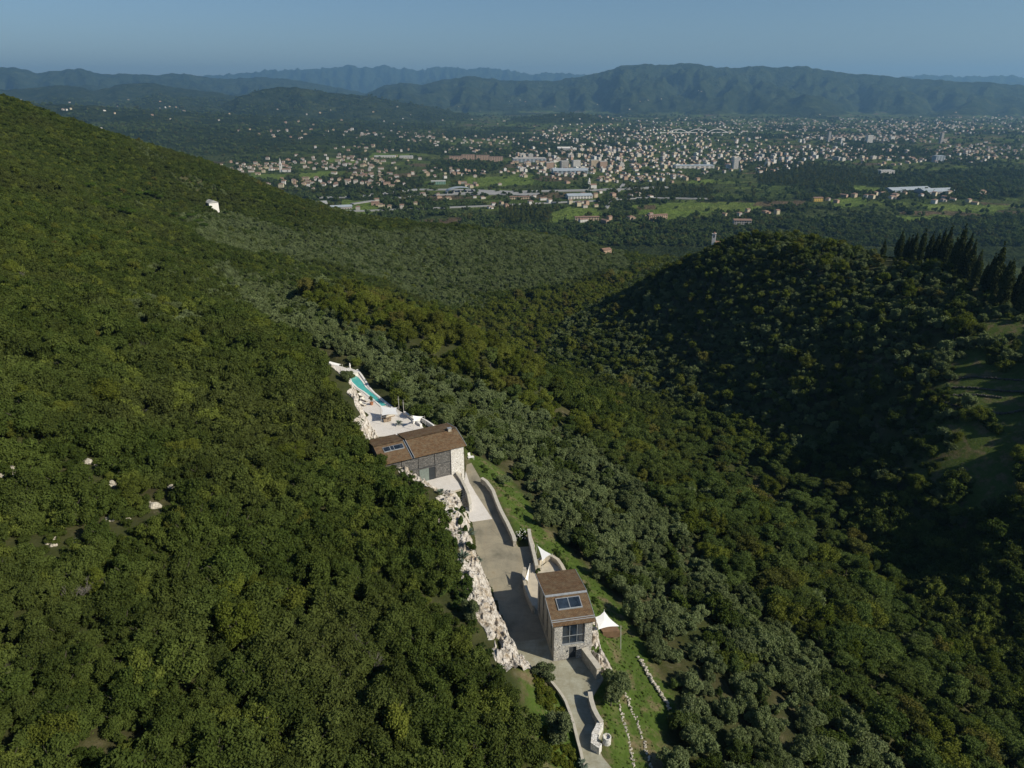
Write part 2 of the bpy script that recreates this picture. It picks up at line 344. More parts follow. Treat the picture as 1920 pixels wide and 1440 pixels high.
# woods and fields of the plain
WOODS = [[(1415,313),(1520,308),(1660,318),(1650,352),(1500,350),(1420,345)],[(1170,348),(1340,350),(1330,374),(1180,374)],[(935,393),(1000,386),(1038,394),(1035,424),(940,424)],[(960,266),(1210,266),(1210,281),(960,283)],
 [(640,262),(960,280),(1200,285),(1200,292),(900,296),(640,280)],[(960,418),(1060,425),(1200,425),(1300,410),(1460,405),(1640,425),(1920,400),(1920,500),(960,500)],[(1500,350),(1920,335),(1920,372),(1500,375)],[(440,300),(560,300),(560,308),(440,312)],
 [(810,300),(960,305),(900,330),(800,318)],[(1400,252),(1640,250),(1640,256),(1400,262)],[(1640,322),(1920,318),(1920,345),(1640,340)],[(700,385),(790,388),(800,420),(690,420)],[(1150,395),(1190,400),(1180,412),(1120,412)]]
FIELDS = [[(1065,388),(1120,392),(1125,408),(1028,420),(1035,400)],[(1180,385),(1300,378),(1445,380),(1420,394),(1330,398),(1260,412),(1200,402)],[(1555,374),(1625,368),(1625,385),(1560,392)],[(1740,384),(1920,384),(1860,397),(1740,396)],[(870,333),(1000,330),(1000,346),(880,352)],
 [(640,374),(720,380),(700,405),(640,402)],[(1680,404),(1755,409),(1740,418),(1690,414)],[(560,328),(625,322),(640,332),(560,338)],[(700,290),(780,292),(760,300),(690,298)],[(620,300),(680,304),(660,310),(610,306)],[(1290,340),(1340,336),(1340,345),(1290,346)],[(960,335),(1000,335),(1000,345),(960,348)],[(470,328),(540,330),(530,338),(470,338)],[(1600,348),(1660,352),(1640,362),(1600,360)],[(640,250),(760,252),(740,258),(640,256)]]
BROWN = [[(790,411),(872,409),(850,427),(780,426)],[(1420,378),(1510,376),(1500,386),(1410,386)],[(1690,395),(1760,398),(1740,404),(1680,402)],[(1190,386),(1230,384),(1230,392),(1200,394)]]
def plain_masks(x, y, z):
    u, v, d = proj(x, y, np.full(np.shape(x), -162.0))
    w = sm((fbm(x/330+3, y/420, 4, 71)-.58)/.05)
    w = np.where(v > 400, np.maximum(w, sm((fbm(x/90+3, y/90, 3, 72)-.54)/.05)), w)
    f = np.zeros(np.shape(x)); b = np.zeros(np.shape(x))
    for P_ in WOODS: w = np.where(inpoly(u, v, P_), 1.0, w)
    for P_ in FIELDS: q = inpoly(u, v, P_); w = np.where(q, 0, w); f = np.where(q, 1.0, f)
    for P_ in BROWN: q = inpoly(u, v, P_); w = np.where(q, 0, w); b = np.where(q, 1.0, b)
    w = np.where(z > -145, np.maximum(w, sm((fbm(x/250+9, y/250, 4, 73)-.44)/.05)), w)
    return w, f, b
WM, FM, BM = plain_masks(DD*np.sin(AZ), DD*np.cos(AZ), ZF)
m = N('plain_and_mountains'); p = m.pos()
warp = m.mix(.12, m.mapping(p, (.001, .001, 0)), m.n('TexNoise').outputs['Color']) if False else m.mapping(p, (.001, .0011, 0), (0, 0, .35))
cell = m.n('TexVoronoi', feature='F1', distance='MANHATTAN'); m.l(warp, cell.inputs['Vector']); cell.inputs['Scale'].default_value = 9; cell.inputs['Randomness'].default_value = .85
sepc = m.n('SeparateColor'); m.l(cell.outputs['Color'], sepc.inputs[0])
field = m.ramp(sepc.outputs[0], [(0, (.075, .11, .028)), (.22, (.11, .16, .035)), (.4, (.085, .11, .035)), (.55, (.15, .20, .045)), (.68, (.17, .13, .08)), (.78, (.10, .13, .04)), (.9, (.14, .17, .055))], 'CONSTANT')
field = m.mix(m.ramp(m.noise(p, .03, 4, .7), [(.3, .0), (.75, .55)]), field, (.05, .06, .025))
stripe = m.n('TexWave'); m.l(m.mapping(p, (1, .6, 0)), stripe.inputs[0]); stripe.inputs['Scale'].default_value = .06
field = m.mix(m.math('MULTIPLY', stripe.outputs['Fac'], .25), field, (.05, .06, .03))
wood = m.ramp(m.noise(p, .012, 8, .7), [(.3, (.016, .026, .010)), (.5, (.034, .048, .018)), (.7, (.06, .074, .028))])
wmask = attr_node(m, 'wood')
field = m.mix(m.math('MULTIPLY', attr_node(m, 'green'), .8), field, m.ramp(m.noise(p, .01, 3), [(.3, (.14, .21, .04)), (.7, (.19, .25, .06))]))
field = m.mix(m.math('MULTIPLY', attr_node(m, 'brown'), .9), field, (.15, .11, .07))
plain = m.mix(wmask, field, wood)
sx = m.n('SeparateXYZ'); m.l(p, sx.inputs[0])
hill = m.ramp(m.math('DIVIDE', m.math('ADD', sx.outputs[2], 162.0), 60.0, True), [(.1, 0), (.45, 1)])
meadow = m.ramp(m.noise(p, .0028, 5, .6), [(.60, 0), (.64, .8)])
woodh = m.ramp(m.noise(p, .008, 8, .75), [(.3, (.014, .024, .010)), (.5, (.034, .048, .018)), (.7, (.07, .085, .034))])
hillc = m.mix(m.math('MULTIPLY', meadow, m.ramp(m.math('DIVIDE', m.math('ADD', sx.outputs[2], 162.0), 400.0, True), [(.2, 1), (.8, 0)])), woodh, (.075, .09, .03))
c = m.mix(hill, plain, hillc)
bh = m.math('ADD', m.noise(p, .02, 6, .75), m.math('MULTIPLY', m.noise(p, .004, 5, .6), 2.0))
M['plain'] = m.bsdf(c, 1.0, m.bump(bh, 1.0, 60), spec=0)
V = np.stack([DD*np.sin(AZ), DD*np.cos(AZ), ZF], -1).reshape(-1, 3)
me = npmesh('plain', V, grid_faces(*AZ.shape), M['plain'])
for nm, ar in (('wood', WM), ('green', FM), ('brown', BM)):
    a = me.attributes.new(nm, 'FLOAT', 'POINT'); a.data.foreach_set('value', np.ascontiguousarray(ar.ravel(), np.float32))
tag(link('plain_and_mountain_terrain', me), kind='structure')
# ------------------------------------------------------------------ air
hz = MB(); hz.box(-26000, 26000, -3500, 32000, -166, 960)
m = N('air'); pv = m.n('VolumePrincipled'); pv.inputs['Color'].default_value = (.29, .58, .90, 1); pv.inputs['Density'].default_value = 5.2e-5; pv.inputs['Anisotropy'].default_value = .2
pv.inputs['Absorption Color'].default_value = (0, 0, 0, 1)
m.l(pv.outputs[0], m.o.inputs['Volume'])
tag(hz.build('haze', m.m), kind='stuff')
# ------------------------------------------------------------------ trees
def crown_mesh(name, mat, n, leaf, lobes, prof, seed, core=True, shape='round', aspect=1.6, up=.25, vert=0.0):
    """Leaf clumps spread over many lobes; unit size about 1 m radius x 2 m tall scaled by prof=(rx, z0, z1)."""
    r = np.random.default_rng(seed); rx, z0, z1 = prof; cz = (z0+z1)/2; rz = (z1-z0)/2
    C = []; S = []
    while len(C) < lobes:
        p = r.normal(size=3); p /= np.linalg.norm(p); q = r.random()**.4
        if shape == 'round': c = p*q*np.array([rx*.92, rx*.92, rz*.78]); s = r.uniform(.16, .44)*rx; zz = 1.0
        elif shape == 'umbrella':
            c = p*q*np.array([rx*.8, rx*.8, rz*.35]); s = r.uniform(.3, .42)*rx
            c[2] = abs(c[2])
        elif shape == 'spire':
            t = r.random(); rad = rx*min(1, (1-t)*1.7+.06)*min(1, .55+t*3)
            a = r.random()*6.28; c = np.array([math.cos(a)*rad*.4, math.sin(a)*rad*.4, (t*2-1)*rz*.93]); s = max(rad*.6, .12)
        elif shape == 'tiers':
            c = p*q*np.array([rx*.8, rx*.8, rz*.8]); s = r.uniform(.25, .42)*rx
        C.append(c); S.append(s)
    C = np.array(C); S = np.array(S)
    wgt = S**2; k = r.choice(len(C), n, p=wgt/wgt.sum())
    d = r.normal(size=(n, 3)); d[:, 2] += up; d /= np.linalg.norm(d, axis=1)[:, None]
    flat = {'umbrella': .5, 'tiers': .45}.get(shape, .85 if shape == 'round' else 1.3)
    rad = S[k]*(1-.35*r.random(n)**2)*(1+.12*r.normal(size=n))
    rad = np.where(r.random(n) < .09, rad*r.uniform(1.1, 1.4, n), rad); P = C[k]+d*rad[:, None]*np.array([1, 1, flat]); P[:, 2] += cz
    nn = d + 1.05*r.normal(size=(n, 3)); nn[:, 2] += .2; nn /= np.linalg.norm(nn, axis=1)[:, None]
    t = np.cross(nn, r.normal(size=(n, 3)));
    if vert: t = t*(1-vert) + vert*np.array([0, 0, 1.0])
    t /= np.linalg.norm(t, axis=1)[:, None]
    b = np.cross(nn, t); sz = leaf*r.uniform(.55, 1.25, n)[:, None]
    V = np.stack([P-t*sz*aspect/2-b*sz*.18, P-t*sz*.1-b*sz*.55, P+t*sz*aspect/2+b*sz*.1, P+b*sz*.5], 1).reshape(-1, 3)
    Q = np.arange(4*n).reshape(-1, 4)
    if core:      # the dense inside of the crown: a few leafy lumps
        vs = []; fs = []; o = len(V)
        for c, s in zip(C, S):
            m_ = 6; pts = []
            for j in range(4):
                ph = math.pi*(j+.5)/4-math.pi/2
                for i in range(m_): pts.append((c[0]+math.cos(ph)*math.cos(2*math.pi*i/m_)*s*.66, c[1]+math.cos(ph)*math.sin(2*math.pi*i/m_)*s*.66, c[2]+cz+math.sin(ph)*s*.66*flat))
            for j in range(3):
                for i in range(m_): fs.append((o+j*m_+i, o+j*m_+(i+1) % m_, o+(j+1)*m_+(i+1) % m_, o+(j+1)*m_+i))
            fs.append((o, o+1, o+2, o+3)); fs.append((o+3*m_, o+3*m_+1, o+3*m_+2, o+3*m_+3))
            vs += pts; o += len(pts)
        V = np.concatenate([V, np.array(vs)]); Q = np.concatenate([Q, np.array(fs)])
    return npmesh(name, V, Q, mat, smooth=False)
def trunk_mesh(name, mat, h, r0, spread, seed, n=5, lean=.2):
    rr = random.Random(seed); mb = MB(); top = Vector((rr.uniform(-lean, lean), rr.uniform(-lean, lean), h*.55))
    mb.tube((0, 0, -.8), top, r0, r0*.7, 6)
    for i in range(n):
        a = 2*math.pi*i/n+rr.random(); e = top+Vector((math.cos(a)*spread*rr.uniform(.5, 1), math.sin(a)*spread*rr.uniform(.5, 1), h*rr.uniform(.12, .28)))
        mb.tube(top-Vector((0, 0, rr.uniform(0, h*.15))), e, r0*.5, r0*.15, 5)
    return mb.mesh(name, mat)
def bare_mesh(name, mat, h, seed):
    rr = random.Random(seed); mb = MB()
    def br(p, d, L, r, k):
        q = p+d*L; mb.tube(p, q, r, r*.62, 4 if k else 6)
        if k < 4:
            for _ in range(3 if k < 3 else 2):
                nd = (d+Vector((rr.gauss(0, .5), rr.gauss(0, .5), rr.gauss(.1, .35)))).normalized()
                br(p+d*L*rr.uniform(.6, 1), nd, L*rr.uniform(.55, .8), r*.55, k+1)
    for _ in range(3): br(Vector((0, 0, -.3)), Vector((rr.gauss(0, .35), rr.gauss(0, .35), 1)).normalized(), h*.36, .11, 0)
    return mb.mesh(name, mat)
src = bpy.data.collections.new('tree_sources')     # kept out of the scene, only for the scattered masses
SP = {}
def species(key, mat, prof, n_near, leaf, lobes, n_far, leaf_far, shape='round', var=5, r0=.16, seed=0, **kw):
    near = []; far = []
    for i in range(var):
        rx, z0, z1 = prof; q = random.Random(seed+i); pr = (rx*q.uniform(.88, 1.15), z0*q.uniform(.8, 1.1), z1*q.uniform(.88, 1.12))
        near.append((crown_mesh(key+'_crown', mat, n_near, leaf, lobes+q.randint(-2, 3), pr, seed+i, shape=shape, **kw),
                     trunk_mesh(key+'_trunk', M['bark'], pr[2], r0, rx*.55, seed+i)))
    for i in range(4):
        q = random.Random(seed+50+i); pr = (prof[0]*q.uniform(.85, 1.15), prof[1]*.8, prof[2]*q.uniform(.88, 1.15))
        me = crown_mesh(key+'_far_crown', mat, n_far, leaf_far, lobes-1, pr, seed+90+i, shape=shape, **kw)
        o = bpy.data.objects.new('%s_source_%d' % (key, i), me); c = bpy.data.collections.get('src_'+key) or bpy.data.collections.new('src_'+key)
        c.objects.link(o)
    SP[key] = dict(near=near, far=bpy.data.collections['src_'+key], prof=prof)
species('oak', M['oak'], (2.5, .0, 4.4), 7500, .19, 21, 2800, .29, seed=100, var=7)
species('olive', M['olive'], (2.2, .5, 4.4), 6000, .17, 19, 2200, .28, seed=200, aspect=2.4, var=6)
species('chestnut', M['chestnut'], (3.9, 1.2, 8.6), 6500, .27, 19, 2200, .48, seed=300, var=6, r0=.25)
species('locust', M['locust'], (3.3, 1.6, 7.0), 6000, .19, 21, 2200, .34, shape='tiers', seed=400, aspect=2.8, var=5, r0=.2)
species('cypress', M['cypress'], (1.6, .3, 14.5), 9000, .26, 60, 1500, .5, shape='spire', seed=500, aspect=2.2, vert=.5, var=5, r0=.25)
species('pine', M['pine'], (5.0, 6.5, 11.5), 3800, .42, 15, 1500, .7, shape='umbrella', seed=600, var=4, r0=.35)
species('farleaf', M['farleaf'], (6.0, 0, 10), 500, 1.6, 9, 420, 1.8, seed=700, var=1)
species('poplar', M['poplar'], (3.4, 0, 14), 500, 1.0, 14, 520, 1.1, shape='round', seed=800, var=1)

def scatter(name, key, pts, label=None):
    """One mass of trees: points carrying turn, scale and which crown; the crowns are set on them by geometry nodes."""
    pts = np.asarray(pts, float); n = len(pts)
    me = bpy.data.meshes.new(name); me.vertices.add(n); me.vertices.foreach_set('co', np.ascontiguousarray(pts[:, :3], np.float32).ravel())
    a = me.attributes.new('turn', 'FLOAT_VECTOR', 'POINT'); rot = np.zeros((n, 3), np.float32); rot[:, 2] = rng.random(n)*6.28; a.data.foreach_set('vector', rot.ravel())
    a = me.attributes.new('size', 'FLOAT_VECTOR', 'POINT'); s = pts[:, 3][:, None]*np.stack([rng.uniform(.78, 1.22, n), rng.uniform(.78, 1.22, n), rng.uniform(.8, 1.25, n)], 1); a.data.foreach_set('vector', s.astype(np.float32).ravel())
    a = me.attributes.new('pick', 'INT', 'POINT'); a.data.foreach_set('value', rng.integers(0, 4, n).astype(np.int32))
    o = link(name, me); tag(o, label, 'trees' if label else None, kind='stuff')
    ng = bpy.data.node_groups.new(name+'_nodes', 'GeometryNodeTree')
    ng.interface.new_socket('Geometry', in_out='INPUT', socket_type='NodeSocketGeometry'); ng.interface.new_socket('Geometry', in_out='OUTPUT', socket_type='NodeSocketGeometry')
    gi = ng.nodes.new('NodeGroupInput'); go = ng.nodes.new('NodeGroupOutput')
    ci = ng.nodes.new('GeometryNodeCollectionInfo'); ci.inputs[0].default_value = SP[key]['far']; ci.inputs['Separate Children'].default_value = True; ci.inputs['Reset Children'].default_value = True
    ip = ng.nodes.new('GeometryNodeInstanceOnPoints'); ip.inputs['Pick Instance'].default_value = True
    def at(nm, dt):
        x = ng.nodes.new('GeometryNodeInputNamedAttribute'); x.data_type = dt; x.inputs[0].default_value = nm; return x.outputs[0]
    L = ng.links.new
    L(gi.outputs[0], ip.inputs['Points']); L(ci.outputs[0], ip.inputs['Instance']); L(at('pick', 'INT'), ip.inputs['Instance Index'])
    er = ng.nodes.new('FunctionNodeEulerToRotation'); L(at('turn', 'FLOAT_VECTOR'), er.inputs[0]); L(er.outputs[0], ip.inputs['Rotation'])
    L(at('size', 'FLOAT_VECTOR'), ip.inputs['Scale']); L(ip.outputs[0], go.inputs[0])
    md = o.modifiers.new('scatter', 'NODES'); md.node_group = ng
    return o
def tree(key, name, x, y, z, s, rz, i, label, cat, group, crown='crown', sz=1.0):
    e = empty(name, (x, y, z), rz, label, cat, group); q_ = random.uniform(-.16, .16); e.scale = (s*(1+q_), s*(1-q_), s*sz*random.uniform(.9, 1.15))
    nr = SP[key]['near'][i % len(SP[key]['near'])]
    link(crown, nr[0], e); link('trunk', nr[1], e)
    return e

# zones, as regions of the ground seen in the photograph
Z_OL1 = [(380,505),(420,500),(530,545),(650,612),(760,664),(870,716),(1020,792),(1085,832),(1175,900),(1265,985),(1355,1085),(1455,1175),(1585,1310),(1680,1450),(1810,1700),(1200,1700),(1235,1440),(1215,1350),(1262,1300),(1215,1240),(1180,1190),(1120,1130),(1060,1060),(1000,985),(930,880),(870,840),(760,765),(690,715),(620,665),(540,640),(470,590)]
Z_OL2 = [(330,410),(430,400),(560,440),(700,432),(960,436),(1170,470),(1190,505),(1100,520),(1000,545),(900,560),(860,590),(780,560),(700,530),(600,500),(480,480),(380,460)]
Z_VAL = [(520,560),(600,545),(700,545),(800,580),(860,600),(1000,555),(1190,515),(1260,480),(1240,520),(1100,600),(1015,690),(1040,760),(1120,810),(1280,800),(1250,840),(1180,830),(1130,860),(1085,832),(1020,792),(870,716),(760,664),(650,612)]
Z_LOC = [(1100,850),(1180,810),(1290,800),(1420,850),(1560,900),(1600,1010),(1740,1190),(1850,1300),(1930,1440),(1990,1700),(1810,1700),(1680,1450),(1585,1310),(1455,1175),(1355,1085),(1265,985),(1175,900)]
def zone(u, v, x, y, z):
    """0 oak, 1 olive, 2 chestnut, 3 locust, 4 right hill mixture"""
    r = np.zeros(len(u), int)
    wob = (fbm(x/25, y/25, 3, 31)-.5)*34; uu = u+wob; vv = v+(fbm(x/25, y/25, 3, 37)-.5)*26
    mixn = fbm(x/60, y/60, 3, 33)
    r[(mixn > .56) & (v < 620) & (u > 250)] = 5        # mixed patch
    r[inpoly(uu, vv, Z_OL2)] = 1; r[inpoly(uu, vv, Z_VAL)] = 2; r[inpoly(uu, vv, Z_LOC)] = 3; r[inpoly(uu, vv, Z_OL1)] = 1
    vx = np.interp(y, [20, 60, 110, 160, 215, 280, 320, 345, 390, 440, 500, 610, 750, 930], [105, 110, 115, 114, 98, 73, 40, 12, 10, 22, 45, 89, 150, 215])
    rh = x > vx+8
    r[rh] = 4
    r[(u < -100) & (r == 1)] = 0
    return r
def jitter(sp, x0, x1, y0, y1):
    gx = np.arange(x0, x1, sp); gy = np.arange(y0, y1, sp); A, B = np.meshgrid(gx, gy); A = A+(np.arange(len(gy)) % 2)[:, None]*sp/2
    A = A+rng.uniform(-.42, .42, A.shape)*sp; B = B+rng.uniform(-.42, .42, B.shape)*sp
    return A.ravel(), B.ravel()
CLIFF = PX([(985,1250),(965,1215),(945,1175),(935,1140),(925,1115),(918,1095),(905,1075),(897,1050),(890,1020),(888,990),(878,965),(866,945),(850,935)])+PX([(832,926),(800,912),(760,895),(733,870),(712,845)], 1.2)+PX([(690,800),(676,770),(660,735),(640,705),(600,684)], 2.5)
bld = inpoly
SLOTS = []
VIS = [(598,668),(690,690),(760,770),(860,790),(900,880),(1100,1100),(1140,1300),(1160,1500),(1025,1500),(1012,1350),(985,1300),(930,1255),(893,1200),(862,1165),(822,1130),(806,1080),(842,1040),(836,985),(812,950),(770,915),(742,885),(716,868),(706,820),(690,785),(674,765),(668,735),(650,722)]
def ground(u, v):
    a, b, c_ = ray(u, v); ts = np.arange(45, 900, .25); hh = hgt(a*ts, b*ts); i = np.nonzero(CZ+c_*ts < hh)[0]
    i = i[0] if len(i) else -1; return float(a*ts[i]), float(b*ts[i]), float(hh[i])
BOULD = [(165,868,1.2),(205,865,1.0),(180,872,.7),(155,905,1.1),(210,908,1.2),(225,970,1.1),(205,975,1.0),(240,976,.7),(290,950,1.4),(275,945,1.0),(15,885,1.7),(30,890,1.3),(5,893,1.1),(95,1015,1.3),(140,1015,.8),(290,780,1.7),(302,790,1.3),(278,770,1.0),(55,830,1.1),(195,915,.7),(320,915,.9),(60,840,.8),(100,1022,.8)]
BPOS = [(*ground(u, v), r) for u, v, r in BOULD]
def keep(x, y, top=4.3, dcl=6.6):
    u, v, d = proj(x, y, hgt(x, y))
    ok = (d > 20) & (u > -260) & (u < 2180) & (v > 150) & (v < 1640)
    near = (x > -90) & (x < 70) & (y < 240)
    kn = np.ones(len(x), bool)
    xs_, ys_ = x[near], y[near]
    dr = np.where(inpoly(xs_, ys_, ROAD), 0, pdist(xs_, ys_, ROAD)); dd = np.where(inpoly(xs_, ys_, DECK), 0, pdist(xs_, ys_, DECK))
    dt = np.where(inpoly(xs_, ys_, TERRB), 0, pdist(xs_, ys_, TERRB)); dc = pdist(xs_, ys_, CLIFF, False)
    kn[near] = ((dr > 3.0) & (pdist(xs_, ys_, LAWN) > 1.6)) & (dd > 2.6) & (dt > 2.2) & (dc > dcl) & ~inpoly(xs_, ys_, LAWN) & ~inpoly(xs_, ys_, LAWN2)
    zt = hgt(x, y)+top; tu, tv, td = proj(x, y, zt); kn &= ~((inpoly(tu, tv, VIS)) & near & (x < np.interp(y, [30, 80, 105, 125, 150, 175, 200], [8, 2, -4, -10, -22, -36, -52])))
    if top > 2:
        for bx, by, bz, br in BPOS: kn &= ((x-bx-.7)**2+(y-by+1.8)**2) > (2.9)**2
    g = inpoly(x, y, GREENR) & (fbm(x/8, y/8, 2, 77) < .56)
    cy = (u > 1630) & (v < 600) & (y > 215) & (y < 375) & (inpoly(u, v, [(1640,470),(1700,470),(1850,480),(1935,500),(1935,580),(1850,545),(1760,506),(1700,502),(1640,495)]))
    return ok & kn & ~g & ~cy, u, v, d
TR = {k: [] for k in ('oak', 'olive', 'chestnut', 'locust', 'shrub')}
for sp, kind in ((2.75, 0), (2.95, 1), (5.4, 2), (4.6, 3), (3.9, 4)):
    x, y = jitter(sp, -600, 420, 25, 1000)
    k, u, v, d = keep(x, y); x, y, u, v, d = x[k], y[k], u[k], v[k], d[k]
    z = hgt(x, y); zn = zone(u, v, x, y, z)
    if kind == 0: sel = (zn == 0) | ((zn == 5) & (rng.random(len(x)) < .5))
    elif kind == 1: sel = (zn == 1) | ((zn == 5) & (rng.random(len(x)) < .5))
    else: sel = zn == kind
    if kind == 4: sel &= rng.random(len(x)) < np.where(fbm(x/30, y/30, 3, 51) > .5, 1.0, .85)
    x, y, z, u, v, d = x[sel], y[sel], z[sel], u[sel], v[sel], d[sel]
    rr = rng.random(len(x)); big = fbm(x/14, y/14, 3, 44)
    s = (.50+.66*big)*rng.uniform(.65, 1.3, len(x))
    gap = fbm(x/9, y/9, 3, 91)
    for i in range(len(x)):
        P_ = (x[i], y[i], z[i], s[i], d[i], u[i], v[i])
        if kind == 0:
            if gap[i] < .2 and rr[i] < .5: continue
            TR['chestnut' if rr[i] < .03 else 'oak'].append(P_ if rr[i] >= .03 else (*P_[:3], s[i]*.6, *P_[4:]))
        elif kind == 1: TR['olive' if rr[i] < .93 else 'oak'].append((*P_[:3], s[i]*.98, *P_[4:]))
        elif kind == 2: TR['chestnut' if rr[i] < .86 else 'locust'].append((*P_[:3], s[i]*.78, *P_[4:]))
        elif kind == 3: TR['locust' if rr[i] < .70 else ('olive' if rr[i] < .82 else 'chestnut')].append((*P_[:3], s[i]*(.95 if rr[i] < .82 else .75), *P_[4:]))
        else: 
            ol = fbm(x[i]/40, y[i]/40, 2, 55)
            TR['olive' if rr[i] < (.75 if ol > .45 else .35) else ('oak' if rr[i] < .9 else 'chestnut')].append((*P_[:3], s[i]*(1 if rr[i] < .9 else .7), *P_[4:]))
def ty_name(k, i): return k, i
def place(u, v):
    a = 'far left' if u < 320 else ('left' if u < 640 else ('centre left' if u < 960 else ('centre right' if u < 1280 else ('right' if u < 1600 else 'far right'))))
    b = 'upper' if v < 560 else ('mid' if v < 850 else ('lower' if v < 1120 else ('low' if v < 1300 else 'bottom')))
    return {'oak': ''}.get('', '')+'at %s %s' % (b, a)
INFO = {'oak': ('holm_oak', 'dark green oak in the scrub forest', 'tree', 'evergreen oaks of the hillside forest'),
 'olive': ('olive_tree', 'grey green olive tree', 'olive tree', 'olive trees of the grove'),
 'chestnut': ('deciduous_tree', 'yellow green leafy tree of the valley wood', 'tree', 'leafy valley trees'),
 'locust': ('locust_tree', 'light green feathery tree', 'tree', 'feathery trees below the olive grove')}
for k, (nm, lab, cat, grp) in INFO.items():
    L = sorted(TR[k], key=lambda p: p[4]/p[3])
    fr = [p for p in L if -15 < p[5] < 1935 and 180 < p[6] < 1500]
    near = fr[:298]; ids = set(map(id, near)); rest = [p for p in L if id(p) not in ids]
    q3 = sorted(p[3] for p in near); s1, s2 = q3[len(q3)//3], q3[2*len(q3)//3]
    for i, p in enumerate(near):
        pl = place(p[5], p[6]); sz_ = 'small' if p[3] < s1 else ('middling' if p[3] < s2 else 'large'); ty = ty_name(k, int(rng.integers(0, 9)))
        tree(k, nm, p[0], p[1], p[2]-.15, p[3], rng.random()*6.28, ty[1], '%s %s %s' % (sz_, lab, pl), cat, '%s %s %s' % (sz_, grp, pl))
    scatter({'oak': 'oak_forest', 'olive': 'olive_groves', 'chestnut': 'valley_wood', 'locust': 'feathery_wood'}[k], k, [(p[0], p[1], p[2]-.15, p[3]) for p in rest])
    print('TREES', k, len(near), len(rest))
# low scrub under everything
x, y = jitter(2.2, -200, 140, 30, 260); k, u, v, d = keep(x, y, 1.0, 5.2); k &= (d < 230) & (rng.random(len(x)) < .9); x, y = x[k], y[k]
zz = hgt(x, y); zn = zone(u[k], v[k], x, y, zz); s_ = rng.uniform(.22, .46, len(x)); m1 = (zn != 1)
scatter('undergrowth', 'oak', np.stack([x, y, zz-.2, s_], -1)[m1])
x, y = jitter(3.2, -30, 160, 30, 330); k, u, v, d = keep(x, y); x, y = x[k], y[k]; zz = hgt(x, y); zn = zone(u[k], v[k], x, y, zz); m1 = (zn == 1) & (rng.random(len(x)) < .3)
scatter('grove_undergrowth', 'locust', np.stack([x, y, zz-.2, rng.uniform(.12, .25, len(x))], -1)[m1])
x, y = jitter(3.4, 20, 260, 150, 460); u, v, d = proj(x, y, hgt(x, y)); k = (v > 430) & (u > 980) & (u < 1960); x, y, u, v = x[k], y[k], u[k], v[k]; zz = hgt(x, y); zn = zone(u, v, x, y, zz); m1 = (zn == 4) & ~inpoly(x, y, GREENR) & (rng.random(len(x)) < .75)
scatter('hill_undergrowth', 'oak', np.stack([x, y, zz-.2, rng.uniform(.2, .42, len(x))], -1)[m1])
# ------------------------------------------------------------------ the plain: houses, towers, roads, trees
PZ = -162.0
M['plaster'] = [simple('plaster_%d' % i, c, .9, .06, .3) for i, c in enumerate([(.48, .44, .38), (.44, .35, .24), (.40, .28, .20), (.56, .54, .50), (.36, .34, .31), (.46, .41, .28)])]
M['tile'] = simple('terracotta_tiles', (.20, .125, .09), .9, .3, .6)
M['tile2'] = simple('brown_tiles', (.20, .13, .095), .9, .3, .6)
M['flat'] = simple('flat_roofing', (.38, .38, .36), .8, .15, .2)
M['shed'] = simple('shed_sheeting', (.30, .34, .37), .7, .15, .1)
M['hole'] = simple('dark_openings', (.03, .035, .04), .3, .2, 1)
def gable(mb, x0, x1, y0, y1, z0, ze, zr, ov=.5, mw=0, mr=1):
    mb.box(x0, x1, y0, y1, z0, ze, mw); ym = (y0+y1)/2
    mb.add([(x0, y0, ze), (x0, y1, ze), (x0, ym, zr-.15)], [(0, 1, 2)], mw); mb.add([(x1, y0, ze), (x1, y1, ze), (x1, ym, zr-.15)], [(0, 2, 1)], mw)
    k = (zr-ze)/((y1-y0)/2); zo = ze-ov*k; t = .25
    for s in (-1, 1):
        ye = y0-ov if s < 0 else y1+ov
        a = [(x0-ov, ye, zo), (x1+ov, ye, zo), (x1+ov, ym, zr), (x0-ov, ym, zr)]; b = [(p[0], p[1], p[2]+t) for p in a]
        mb.add(a+b, [(0, 1, 2, 3), (4, 5, 6, 7), (0, 1, 5, 4), (1, 2, 6, 5), (2, 3, 7, 6), (3, 0, 4, 7)], mr)
def holes(mb, x0, x1, y0, z0, fl, n, m=2, s=-1):
    for f in range(fl):
        for i in range(n):
            cx = x0+(x1-x0)*(i+.5)/n; yy = y0+.04*s; mb.quad((cx-.6, yy, z0+1+3*f), (cx+.6, yy, z0+1+3*f), (cx+.6, yy, z0+2.5+3*f), (cx-.6, yy, z0+2.5+3*f), m=m)
def house_mb(w, d, fl, roof, L=False):
    mb = MB(); h = 3*fl+.3
    if roof == 'g': gable(mb, -w/2, w/2, -d/2, d/2, -1, h, h+d*.19)
    elif roof == 'h':
        mb.box(-w/2, w/2, -d/2, d/2, -1, h); o = .6; r = (w-d)/2 if w > d else .3; z = h+.05
        mb.add([(-w/2-o, -d/2-o, z), (w/2+o, -d/2-o, z), (w/2+o, d/2+o, z), (-w/2-o, d/2+o, z), (-r, 0, h+d*.2), (r, 0, h+d*.2)], [(3, 2, 1, 0), (0, 1, 5, 4), (1, 2, 5), (2, 3, 4, 5), (3, 0, 4)], 1)
    else:
        mb.box(-w/2, w/2, -d/2, d/2, -1, h); mb.box(-w/2-.2, w/2+.2, -d/2-.2, d/2+.2, h+.005, h+.6, 1); mb.box(-w*.1, w*.15, -d*.2, d*.2, h+.605, h+2.4, 0)
    if L: gable(mb, w/2-d*.7, w/2-.1, -d*1.0, -d/2-.01, -1, h-2.2, h-1, mw=0)
    for s in (-1, 1): holes(mb, -w/2, w/2, s*d/2, 0, fl, max(2, int(w/3.5)), s=s)
    return mb
HM = []
